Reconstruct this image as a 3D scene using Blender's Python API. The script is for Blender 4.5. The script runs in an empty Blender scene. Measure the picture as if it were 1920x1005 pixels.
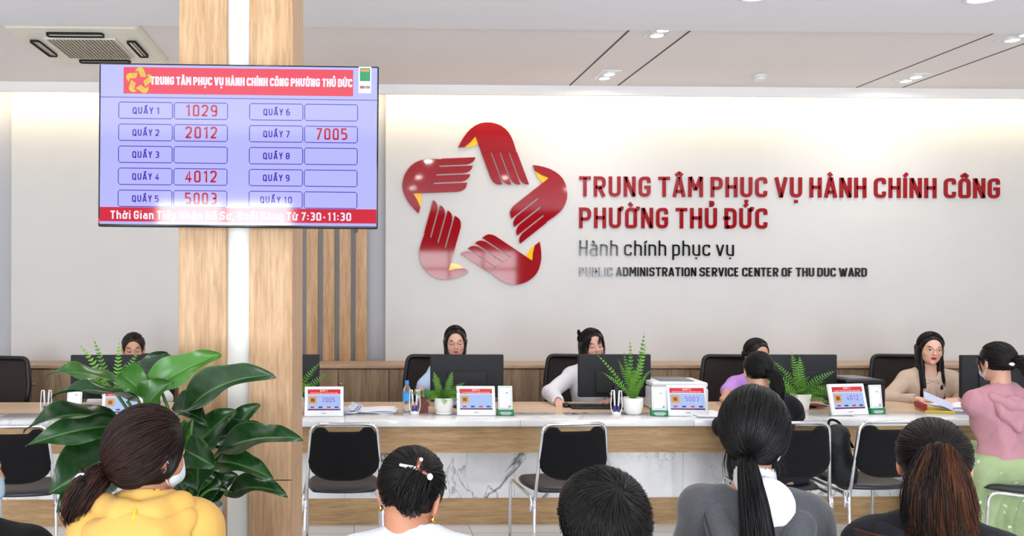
import bpy, bmesh, math, random, unicodedata
import numpy as np
from mathutils import Vector, Matrix
SC = bpy.context.scene
COL = SC.collection
rad = math.radians
PI = PI_ = math.pi

# ------------------------------------------------------------------ camera
FPX, PX, PY = 1550.0, 700.0, 535.0          # focal length and principal point in pixels of the 1920x1005 frame
CAM_H = 1.68
CAM_R = Matrix.Rotation(rad(-1.29), 3, 'Z') @ Matrix.Rotation(rad(90), 3, 'X') @ Matrix.Rotation(rad(0.12), 3, 'Z')
cam_data = bpy.data.cameras.new('camera')
cam = bpy.data.objects.new('camera', cam_data)
COL.objects.link(cam)
cam.matrix_world = Matrix.Translation((0, 0, CAM_H)) @ CAM_R.to_4x4()
cam_data.sensor_width = 36.0
cam_data.lens = FPX / 1920 * 36.0
cam_data.shift_x = (960 - PX) / 1920
cam_data.shift_y = (PY - 502.5) / 1920
cam_data.clip_start = 0.05
cam_data.clip_end = 100
SC.camera = cam


def at(px, py, Y):
    """World point seen at pixel (px, py) lying at depth Y (metres into the hall)."""
    d = CAM_R @ Vector(((px - PX) / FPX, (PY - py) / FPX, -1.0))
    return Vector((0, 0, CAM_H)) + d * (Y / d.y)


# ------------------------------------------------------------------ view + world
SC.view_settings.view_transform = 'Standard'
SC.view_settings.look = 'None'
EXPO = -0.25
SC.view_settings.exposure = EXPO
SC.view_settings.gamma = 1.0
SC.view_settings.use_curve_mapping = False
world = bpy.data.worlds.new('world')
SC.world = world
world.use_nodes = True
world.node_tree.nodes['Background'].inputs[0].default_value = (0.80, 0.88, 1.0, 1)
world.node_tree.nodes['Background'].inputs[1].default_value = 1.0

# ------------------------------------------------------------------ main dimensions
CEIL, CEIL_NEAR = 3.50, 3.455
Y_STEP, Y_LIP, Y_WALL, Y_RECESS = 5.70, 7.48, 7.75, 7.84
X_L, X_R, Y_BACK = -6.2, 9.5, -4.2
TOP_Z = 0.766                                # counter top


def light(name, kind, loc, power, color, size=None, size_y=None, rot=(0, 0, 0), shape=None, spread=None):
    d = bpy.data.lights.new(name, kind)
    d.energy = power
    d.color = color
    if kind == 'AREA':
        d.shape = shape or ('RECTANGLE' if size_y else 'DISK')
        d.size = size
        if size_y:
            d.size_y = size_y
        if spread:
            d.spread = spread
    o = bpy.data.objects.new(name, d)
    COL.objects.link(o)
    o.location = loc
    o.rotation_euler = rot
    return o


# daylight through the three glazed openings behind the camera and an added fourth
OPENINGS = [(-5.8, -3.45, 2.55, 13), (-2.4, -0.72, 2.68, 21), (0.6, 3.9, 2.5, 10), (4.6, 6.3, 2.55, 17)]  # first opening is unseen, added to brighten the left wall panel
for x0, x1, z1, lum in OPENINGS:
    light('daylight_entrance', 'AREA', ((x0 + x1) / 2, Y_BACK - 0.06, z1 / 2), lum * PI_ * (x1 - x0) * z1, (0.90, 0.95, 1.0), x1 - x0, z1 - 0.02, (rad(90), 0, 0))
# warm LED strip hidden behind the ceiling lip
light('cove_strip', 'AREA', (1.6, Y_LIP + 0.045, CEIL - 0.055), 70, (1.0, 0.84, 0.50), 15.4, 0.035, (rad(74), 0, 0))
# rows of recessed downlights in the near ceiling
DOWN_X = [-4.6, -3.19, -1.78, -0.37, 1.04, 2.45, 3.86, 5.27, 6.68]
DOWN_Y = [4.99, 3.75, 2.0, 0.5]
for yy in DOWN_Y:
    for xx in DOWN_X:
        light('downlight_glow', 'AREA', (xx, yy, CEIL_NEAR - 0.012), (7.6 if yy > 3 else 3.4), (1.0, 0.965, 0.94), 0.10)


# ------------------------------------------------------------------ materials
def lin(c):
    c = c / 255.0
    return c / 12.92 if c <= 0.04045 else ((c + 0.055) / 1.055) ** 2.4


def C3(r, g, b):
    return (lin(r), lin(g), lin(b))


def C4(r, g, b):
    return (lin(r), lin(g), lin(b), 1.0)


class NT:
    def __init__(self, name):
        self.m = bpy.data.materials.new(name)
        self.m.use_nodes = True
        self.t = self.m.node_tree
        self.n = self.t.nodes
        self.b = self.n['Principled BSDF']

    def add(self, kind, **kw):
        nd = self.n.new(kind)
        for k, v in kw.items():
            setattr(nd, k, v)
        return nd

    def link(self, a, b):
        self.t.links.new(a, b)

    def coords(self, scale=(1, 1, 1), rot=(0, 0, 0), kind='Object'):
        tc = self.add('ShaderNodeTexCoord')
        mp = self.add('ShaderNodeMapping')
        mp.inputs['Scale'].default_value = scale
        mp.inputs['Rotation'].default_value = rot
        self.link(tc.outputs[kind], mp.inputs[0])
        return mp.outputs[0]

    def noise(self, vec, scale, detail=4, rough=0.55, dist=0.0):
        nz = self.add('ShaderNodeTexNoise')
        nz.inputs['Scale'].default_value = scale
        nz.inputs['Detail'].default_value = detail
        nz.inputs['Roughness'].default_value = rough
        nz.inputs['Distortion'].default_value = dist
        self.link(vec, nz.inputs['Vector'])
        return nz.outputs['Fac']

    def ramp(self, fac, stops):
        r = self.add('ShaderNodeValToRGB')
        el = r.color_ramp.elements
        while len(el) < len(stops):
            el.new(0.5)
        for e, (p, c) in zip(el, stops):
            e.position = p
            e.color = c
        self.link(fac, r.inputs[0])
        return r.outputs[0]

    def mix(self, fac, a, b, mode='MIX'):
        m = self.add('ShaderNodeMix', data_type='RGBA', blend_type=mode)
        for sock, v in ((m.inputs[0], fac), (m.inputs[6], a), (m.inputs[7], b)):
            if hasattr(v, 'links'):
                self.link(v, sock)
            else:
                sock.default_value = v
        return m.outputs[2]

    def bump(self, h, strength, dist=0.01):
        b = self.add('ShaderNodeBump')
        b.inputs['Strength'].default_value = strength
        b.inputs['Distance'].default_value = dist
        self.link(h, b.inputs['Height'])
        self.link(b.outputs[0], self.b.inputs['Normal'])

    def base(self, c):
        if hasattr(c, 'links'):
            self.link(c, self.b.inputs['Base Color'])
        else:
            self.b.inputs['Base Color'].default_value = c

    def set(self, **kw):
        for k, v in kw.items():
            self.b.inputs[k.replace('_', ' ')].default_value = v


def flat(name, rgb, rough=0.5, metal=0.0, spec=0.5, var=0.06, scale=30.0, bump=0.0, coat=0.0):
    """Plain material with a little procedural variation."""
    t = NT(name)
    v = t.coords()
    f = t.noise(v, scale, 3)
    c = C4(*rgb)
    lo = tuple(x * (1 - var) for x in c[:3]) + (1,)
    hi = tuple(min(1, x * (1 + var)) for x in c[:3]) + (1,)
    t.base(t.ramp(f, [(0.3, lo), (0.7, hi)]))
    t.set(Roughness=rough, Metallic=metal, Specular_IOR_Level=spec)
    if coat:
        t.set(Coat_Weight=coat, Coat_Roughness=0.05)
    if bump:
        t.bump(f, bump, 0.004)
    return t.m


def wood(name, dark, light_, grain=(1.2, 14, 14), rough=0.45, spec=0.35):
    t = NT(name)
    v = t.coords(grain)
    a = t.noise(v, 2.2, 6, 0.62, 0.6)
    b = t.noise(t.coords(tuple(g * 4 for g in grain)), 3.0, 3, 0.6)
    c = t.noise(t.coords(tuple(g * 0.25 for g in grain)), 2.0, 2)
    col = t.ramp(a, [(0.28, C4(*dark)), (0.5, C4(*[(d + l) / 2 for d, l in zip(dark, light_)])), (0.72, C4(*light_))])
    col = t.mix(0.34, col, t.ramp(b, [(0.35, (0.35, 0.35, 0.35, 1)), (0.6, (1, 1, 1, 1))]), 'MULTIPLY')
    col = t.mix(0.25, col, t.ramp(c, [(0.3, (0.7, 0.66, 0.62, 1)), (0.7, (1, 1, 1, 1))]), 'MULTIPLY')
    t.base(col)
    t.set(Roughness=rough, Specular_IOR_Level=spec)
    t.bump(b, 0.05, 0.003)
    return t.m


def marble(name, seed, rough=0.16, density=0.5):
    t = NT(name)
    tc = t.coords((1, 1, 1))
    mp = t.add('ShaderNodeMapping')
    mp.inputs['Location'].default_value = (seed, seed * 1.7, seed * 0.6)
    mp.inputs['Rotation'].default_value = (0.0, rad(38), 0.4)
    mp.inputs['Scale'].default_value = (1.0, 0.6, 0.62)
    t.link(tc, mp.inputs[0])
    v = mp.outputs[0]

    def vein(scale, dist, lo, width):
        n = t.noise(v, scale, 7, 0.58, dist)
        s = t.add('ShaderNodeMath', operation='SUBTRACT')
        s.inputs[1].default_value = 0.5
        t.link(n, s.inputs[0])
        a = t.add('ShaderNodeMath', operation='ABSOLUTE')
        t.link(s.outputs[0], a.inputs[0])
        return t.ramp(a.outputs[0], [(0.0, (lo, lo, lo * 1.03, 1)), (width, (1, 1, 1, 1))])
    v1 = vein(1.1, 1.1, 0.06, 0.022)
    v2 = vein(2.4, 1.5, 0.30, 0.016)
    mask = t.ramp(t.noise(v, 1.1, 2), [(density, (0, 0, 0, 1)), (density + 0.12, (1, 1, 1, 1))])
    cloud = t.ramp(t.noise(v, 2.0, 4, 0.6, 0.5), [(0.3, C4(208, 208, 210)), (0.65, C4(236, 236, 236))])
    veins = t.mix(0.9, v1, v2, 'MULTIPLY')
    veins = t.mix(mask, (1, 1, 1, 1), veins)
    t.base(t.mix(0.92, cloud, veins, 'MULTIPLY'))
    t.set(Roughness=rough, Specular_IOR_Level=0.5)
    return t.m


def glow(name, rgb, strength=1.0, gloss=0.0):
    """A lit screen pixel colour; with gloss the screen's glass also mirrors the room."""
    t = NT(name)
    t.base((0.004, 0.004, 0.005, 1))
    t.b.inputs['Emission Color'].default_value = C4(*rgb)
    t.set(Emission_Strength=strength * 2 ** -EXPO, Roughness=0.06 if gloss else 0.5, Specular_IOR_Level=gloss)
    return t.m


def vcol(name, rough=0.5, spec=0.4, sss=0.0, bump=None, sheen=0.0):
    """Material whose own colour comes from the mesh's colour attribute."""
    t = NT(name)
    a = t.add('ShaderNodeVertexColor', layer_name='Col')
    t.base(a.outputs[0])
    t.set(Roughness=rough, Specular_IOR_Level=spec)
    if sss:
        t.set(Subsurface_Weight=sss, Subsurface_Scale=0.01)
    if bump:
        t.bump(t.noise(t.coords(bump[0]), bump[1], 4), bump[2], 0.002)
    if sheen:
        t.set(Sheen_Weight=sheen)
    return t.m


def fabric(name, rgb, rough=0.85, scale=420, bump=0.35, var=0.10, spec=0.15, sheen=0.06, heather=0.0):
    t = NT(name)
    f = t.noise(t.coords(), scale, 2, 0.7)
    g = t.noise(t.coords(), 9, 4)
    c = C4(*rgb)
    lo = tuple(x * (1 - var - heather) for x in c[:3]) + (1,)
    hi = tuple(min(1, x * (1 + var + heather)) for x in c[:3]) + (1,)
    col = t.ramp(f, [(0.3, lo), (0.7, hi)])
    col = t.mix(0.12, col, t.ramp(g, [(0.3, (0.75, 0.75, 0.75, 1)), (0.7, (1, 1, 1, 1))]), 'MULTIPLY')
    t.base(col)
    t.set(Roughness=rough, Specular_IOR_Level=spec, Sheen_Weight=sheen)
    t.bump(f, bump, 0.002)
    return t.m


M = {}
M['wall'] = flat('wall_paint_white', (207, 205, 203), 0.7, 0, 0.25, 0.015, 3)
M['wall_grey'] = flat('wall_paint_grey', (180, 181, 187), 0.7, 0, 0.25, 0.015, 3)
M['wall_dim'] = flat('wall_paint_taupe', (96, 90, 86), 0.7, 0, 0.25, 0.015, 3)
M['ceiling'] = flat('ceiling_paint', (240, 236, 235), 0.8, 0, 0.2, 0.01, 3)
M['ceiling_near'] = flat('ceiling_paint_near', (236, 236, 240), 0.8, 0, 0.2, 0.01, 3)
M['groove'] = flat('groove_dark', (84, 80, 78), 0.8)
M['oak'] = wood('oak_light', (176, 136, 96), (214, 178, 138), (11, 11, 0.9))
M['oak_h'] = wood('oak_counter', (158, 125, 86), (202, 168, 124), (0.9, 11, 11))
M['oak_desk'] = wood('oak_desk', (205, 174, 142), (228, 201, 172), (0.9, 9, 9), 0.4)
M['oak_cab'] = wood('oak_cabinet', (128, 104, 80), (182, 154, 124), (12, 12, 0.9), 0.5)
M['oak_top'] = wood('oak_cabinet_top', (178, 148, 124), (206, 178, 152), (0.9, 10, 10), 0.5)
M['marble'] = marble('marble_panel', 3.1, 0.14, 0.40)
M['marble_top'] = marble('marble_worktop', 8.7, 0.10, 0.54)
M['chrome'] = flat('chrome', (225, 225, 228), 0.09, 1.0, 0.5, 0.02)
M['steel'] = flat('brushed_steel', (170, 170, 172), 0.3, 1.0)
M['black_plastic'] = flat('black_plastic', (20, 20, 22), 0.42, 0, 0.45, 0.1)
M['black_textured'] = flat('black_textured_plastic', (34, 35, 39), 0.55, 0, 0.3, 0.22, 420, 0.4)
M['black_gloss'] = flat('black_gloss', (9, 9, 10), 0.14, 0, 0.5)
M['black_fabric'] = fabric('black_fabric', (17, 17, 19))
M['black_mesh'] = fabric('black_chair_mesh', (52, 46, 44), 0.9, 600, 0.6, 0.3)
M['seat_vinyl'] = flat('navy_black_vinyl', (30, 31, 40), 0.38, 0, 0.5, 0.12, 60, 0.08)
M['white_plastic'] = flat('white_plastic', (232, 233, 236), 0.32, 0, 0.5, 0.02)
M['white_ac'] = flat('white_unit_plastic', (232, 228, 215), 0.45, 0, 0.4, 0.02)
M['grille'] = flat('grille_beige', (186, 178, 160), 0.6, 0, 0.3, 0.05, 200)
M['dark_slot'] = flat('dark_slot', (38, 36, 33), 0.7)
M['grey_plastic'] = flat('grey_plastic', (112, 116, 122), 0.4)
M['ceramic'] = flat('white_ceramic', (238, 238, 234), 0.18, 0, 0.5, 0.015, 20)
M['planter'] = flat('grey_planter', (164, 168, 172), 0.35, 0, 0.5, 0.05, 30)
M['soil'] = flat('potting_soil', (44, 33, 25), 0.95, 0, 0.1, 0.4, 90, 0.6)
M['paper'] = flat('white_paper', (236, 237, 243), 0.7, 0, 0.2, 0.02)
M['paper_blue'] = flat('bluish_paper', (196, 204, 230), 0.7, 0, 0.2, 0.04)
M['green_card'] = flat('green_card', (18, 122, 72), 0.4)
M['card_line'] = flat('card_grey_line', (150, 158, 164), 0.6)
M['clear'] = None
M['blue_plastic'] = flat('blue_plastic', (52, 140, 214), 0.35)
M['blue_label'] = flat('blue_label', (58, 150, 220), 0.45, 0, 0.4, 0.25, 60)
M['navy_plastic'] = flat('navy_plastic', (28, 42, 140), 0.35)
M['purple_plastic'] = flat('purple_plastic', (70, 40, 130), 0.4)
M['brown_leather'] = flat('reddish_brown_leather', (112, 52, 40), 0.5, 0, 0.4, 0.2, 60, 0.2)
M['red_card'] = flat('red_folder', (150, 22, 36), 0.45)
M['yellow_card'] = flat('yellow_folder', (214, 186, 32), 0.45)
M['gold'] = flat('gold', (226, 178, 84), 0.2, 1.0)
M['emblem_red'] = flat('emblem_red_acrylic', (148, 5, 20), 0.05, 0, 0.55, 0.02)
M['emblem_yellow'] = flat('emblem_yellow_acrylic', (246, 190, 24), 0.05, 0, 0.6, 0.02)
M['letter_red'] = flat('sign_letter_red', (146, 6, 20), 0.12, 0, 0.45, 0.02)
M['letter_black'] = flat('sign_letter_black', (20, 20, 20), 0.10, 0, 0.6, 0.02)
t = NT('clear_plastic')
t.base((0.92, 0.96, 1.0, 1))
t.set(Roughness=0.05, Transmission_Weight=0.9, IOR=1.2)
M['clear'] = t.m
t = NT('floor_tiles')
v = t.coords()
br = t.add('ShaderNodeTexBrick', offset=0.0)
br.inputs['Color1'].default_value = C4(212, 213, 214)
br.inputs['Color2'].default_value = C4(220, 221, 222)
br.inputs['Mortar'].default_value = C4(150, 150, 152)
br.inputs['Scale'].default_value = 1.0
br.inputs['Mortar Size'].default_value = 0.003
br.inputs['Brick Width'].default_value = 0.8
br.inputs['Row Height'].default_value = 0.8
t.link(v, br.inputs['Vector'])
t.base(br.outputs['Color'])
t.set(Roughness=0.08, Specular_IOR_Level=0.6)
M['floor'] = t.m
t = NT('lamp_lens')
t.base((1, 1, 1, 1))
t.b.inputs['Emission Color'].default_value = (1, 0.98, 0.95, 1)
t.set(Emission_Strength=30.0)
M['lamp_lens'] = t.m
t = NT('lamp_lens_cool')
t.base((1, 1, 1, 1))
t.b.inputs['Emission Color'].default_value = (0.72, 0.8, 1.0, 1)
t.set(Emission_Strength=4.0)
M['lamp_lens_cool'] = t.m


def leaf_mat(name, dark, mid, rough=0.3, scale=30):
    t = NT(name)
    a = t.add('ShaderNodeVertexColor', layer_name='Col')
    f = t.noise(t.coords(), scale, 3)
    t.base(t.mix(0.25, a.outputs[0], t.ramp(f, [(0.3, C4(*dark)), (0.7, C4(*mid))])))
    t.set(Roughness=rough, Specular_IOR_Level=0.45)
    return t.m


M['leaf'] = leaf_mat('glossy_green_leaf', (18, 52, 22), (52, 100, 42), 0.28)
M['fern'] = leaf_mat('fern_green', (40, 100, 24), (96, 160, 48), 0.45)


# ------------------------------------------------------------------ helpers
def tag(o, label=None, cat=None, group=None, kind=None):
    if label:
        o['label'] = label
    if cat:
        o['category'] = cat
    if group:
        o['group'] = group
    if kind:
        o['kind'] = kind
    return o


def empty(name, loc=(0, 0, 0), rz=0.0, label=None, cat=None, group=None, kind=None):
    o = bpy.data.objects.new(name, None)
    COL.objects.link(o)
    o.empty_display_size = 0.1
    o.location = loc
    o.rotation_euler = (0, 0, rz)
    return tag(o, label, cat, group, kind)


def dup(root, loc=None, rz=None, label=None, group=None):
    def cp(o, parent):
        c = o.copy()
        COL.objects.link(c)
        if parent:
            c.parent = parent
        for ch in list(kids.get(o.name, [])):
            cp(ch, c)
        return c
    kids = {}
    stack = [root]
    while stack:
        o = stack.pop()
        kids[o.name] = list(o.children)
        stack += kids[o.name]
    c = cp(root, None)
    if loc is not None:
        c.location = loc
    if rz is not None:
        c.rotation_euler = (0, 0, rz)
    if label:
        c['label'] = label
    if group:
        c['group'] = group
    return c


def np_mesh(name, verts, faces, mats, parent=None, smooth=True, col=None, fmat=None):
    me = bpy.data.meshes.new(name)
    me.from_pydata([tuple(map(float, v)) for v in verts], [], [tuple(map(int, f)) for f in faces])
    for m in (mats if isinstance(mats, (list, tuple)) else [mats]):
        me.materials.append(m)
    if fmat is not None:
        me.polygons.foreach_set('material_index', [int(i) for i in fmat])
    if smooth is True:
        me.polygons.foreach_set('use_smooth', [True] * len(me.polygons))
    elif smooth is not False:
        me.polygons.foreach_set('use_smooth', [bool(s) for s in smooth])
    if col is not None:
        a = me.color_attributes.new('Col', 'FLOAT_COLOR', 'POINT')
        c = np.ones((len(verts), 4), dtype=np.float32)
        c[:, :3] = col
        a.data.foreach_set('color', c.ravel())
    me.update()
    o = bpy.data.objects.new(name, me)
    COL.objects.link(o)
    if parent:
        o.parent = parent
    return o


class MB:
    """Collects simple shapes; build() links them as one mesh object."""

    def __init__(self):
        self.v, self.f, self.mi, self.sm = [], [], [], []

    def add(self, verts, faces, m=0, smooth=False):
        o = len(self.v)
        self.v += [tuple(p) for p in verts]
        for f in faces:
            self.f.append(tuple(i + o for i in f))
            self.mi.append(m)
            self.sm.append(smooth)
        return self

    def box(self, lo, hi, m=0, bevel=0.0, seg=2, mtx=None):
        if bevel > 0:
            bm = bmesh.new()
            bmesh.ops.create_cube(bm, size=1.0)
            for v in bm.verts:
                v.co = Vector([lo[i] + (v.co[i] + 0.5) * (hi[i] - lo[i]) for i in range(3)])
            bmesh.ops.bevel(bm, geom=bm.edges[:], offset=bevel, segments=seg, profile=0.5, affect='EDGES')
            bm.verts.index_update()
            vs = [v.co.copy() for v in bm.verts]
            fs = [[v.index for v in f.verts] for f in bm.faces]
            bm.free()
        else:
            x0, y0, z0 = lo
            x1, y1, z1 = hi
            vs = [Vector(p) for p in ((x0, y0, z0), (x1, y0, z0), (x1, y1, z0), (x0, y1, z0), (x0, y0, z1), (x1, y0, z1), (x1, y1, z1), (x0, y1, z1))]
            fs = [(0, 3, 2, 1), (4, 5, 6, 7), (0, 1, 5, 4), (1, 2, 6, 5), (2, 3, 7, 6), (3, 0, 4, 7)]
        if mtx is not None:
            vs = [mtx @ v for v in vs]
        return self.add(vs, fs, m, bevel > 0 and seg > 1)

    def tube(self, pts, r, m=0, n=10, caps=True):
        pts = [Vector(p) for p in pts]
        rs = r if isinstance(r, (list, tuple)) else [r] * len(pts)
        vs, fs = [], []
        t0 = (pts[1] - pts[0]).normalized()
        up = Vector((0, 0, 1)) if abs(t0.z) < 0.9 else Vector((1, 0, 0))
        nrm = (up - t0 * up.dot(t0)).normalized()
        for i, p in enumerate(pts):
            tn = ((pts[min(i + 1, len(pts) - 1)] - p).normalized() + (p - pts[max(i - 1, 0)]).normalized()).normalized()
            nrm = (nrm - tn * nrm.dot(tn)).normalized()
            bi = tn.cross(nrm)
            for k in range(n):
                a = 2 * PI * k / n
                vs.append(p + (nrm * math.cos(a) + bi * math.sin(a)) * rs[i])
        for i in range(len(pts) - 1):
            for k in range(n):
                a, b = i * n + k, i * n + (k + 1) % n
                fs.append((a, b, b + n, a + n))
        if caps:
            fs.append(tuple(range(n - 1, -1, -1)))
            fs.append(tuple(range((len(pts) - 1) * n, len(pts) * n)))
        return self.add(vs, fs, m, True)

    def lathe(self, prof, m=0, n=28, c=(0, 0, 0), caps=True, mod=None):
        vs, fs = [], []
        for i, (r, z) in enumerate(prof):
            for k in range(n):
                a = 2 * PI * k / n
                rr = r * (mod(a, z) if mod else 1)
                vs.append((c[0] + rr * math.cos(a), c[1] + rr * math.sin(a), c[2] + z))
        for i in range(len(prof) - 1):
            for k in range(n):
                a, b = i * n + k, i * n + (k + 1) % n
                fs.append((a, b, b + n, a + n))
        if caps:
            fs.append(tuple(range(n - 1, -1, -1)))
            fs.append(tuple(range((len(prof) - 1) * n, len(prof) * n)))
        return self.add(vs, fs, m, True)

    def prism(self, poly, o, u, v, w, m=0):
        """Polygon (2-D points) in the plane o + x*u + y*v, extruded along the vector w."""
        o, u, v, w = Vector(o), Vector(u), Vector(v), Vector(w)
        k = len(poly)
        vs = [o + u * p[0] + v * p[1] for p in poly]
        vs += [p + w for p in vs]
        fs = [tuple(range(k)), tuple(range(2 * k - 1, k - 1, -1))]
        fs += [(i, i + k, (i + 1) % k + k, (i + 1) % k) for i in range(k)]
        return self.add(vs, fs, m)

    def ball(self, c, r, m=0, nu=14, nv=9):
        rr = r if isinstance(r, (tuple, list)) else (r, r, r)
        vs = [(c[0], c[1], c[2] - rr[2])]
        for j in range(1, nv):
            ph = -PI / 2 + PI * j / nv
            for k in range(nu):
                a = 2 * PI * k / nu
                vs.append((c[0] + rr[0] * math.cos(ph) * math.cos(a), c[1] + rr[1] * math.cos(ph) * math.sin(a), c[2] + rr[2] * math.sin(ph)))
        vs.append((c[0], c[1], c[2] + rr[2]))
        fs = [(0, 1 + (k + 1) % nu, 1 + k) for k in range(nu)]
        for j in range(nv - 2):
            for k in range(nu):
                a, b = 1 + j * nu + k, 1 + j * nu + (k + 1) % nu
                fs.append((a, b, b + nu, a + nu))
        L = len(vs) - 1
        s = 1 + (nv - 2) * nu
        fs += [(s + k, s + (k + 1) % nu, L) for k in range(nu)]
        return self.add(vs, fs, m, True)

    def build(self, name, mats, parent=None, col=None):
        return np_mesh(name, self.v, self.f, mats, parent, self.sm, col, self.mi)


def fillet(pts, r, n=6):
    """Round the corners of a 3-D polyline."""
    pts = [Vector(p) for p in pts]
    rs = r if isinstance(r, (list, tuple)) else [r] * len(pts)
    out = [pts[0]]
    for i in range(1, len(pts) - 1):
        a, b, c = pts[i - 1], pts[i], pts[i + 1]
        d0, d1 = (a - b), (c - b)
        rr = min(rs[i], d0.length * 0.49, d1.length * 0.49)
        if rr < 1e-5:
            out.append(b)
            continue
        p0, p1 = b + d0.normalized() * rr, b + d1.normalized() * rr
        for k in range(n + 1):
            s = k / n
            out.append(p0 * (1 - s) ** 2 + b * 2 * s * (1 - s) + p1 * s * s)
    out.append(pts[-1])
    return out


# ------------------------------------------------------------------ stroke lettering
GW = {'I': 0.0, 'i': 0.0, 'l': 0.0, '1': 0.26, 'M': 0.56, 'm': 0.62, 'W': 0.74, ':': 0.0, '.': 0.0, ',': 0.0, '-': 0.24, ' ': 0.24, 'T': 0.40, 'r': 0.22, 't': 0.22, 'V': 0.44, 'A': 0.44, 'E': 0.34, 'F': 0.34, 'L': 0.33, 'ế': 0.38}


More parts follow.
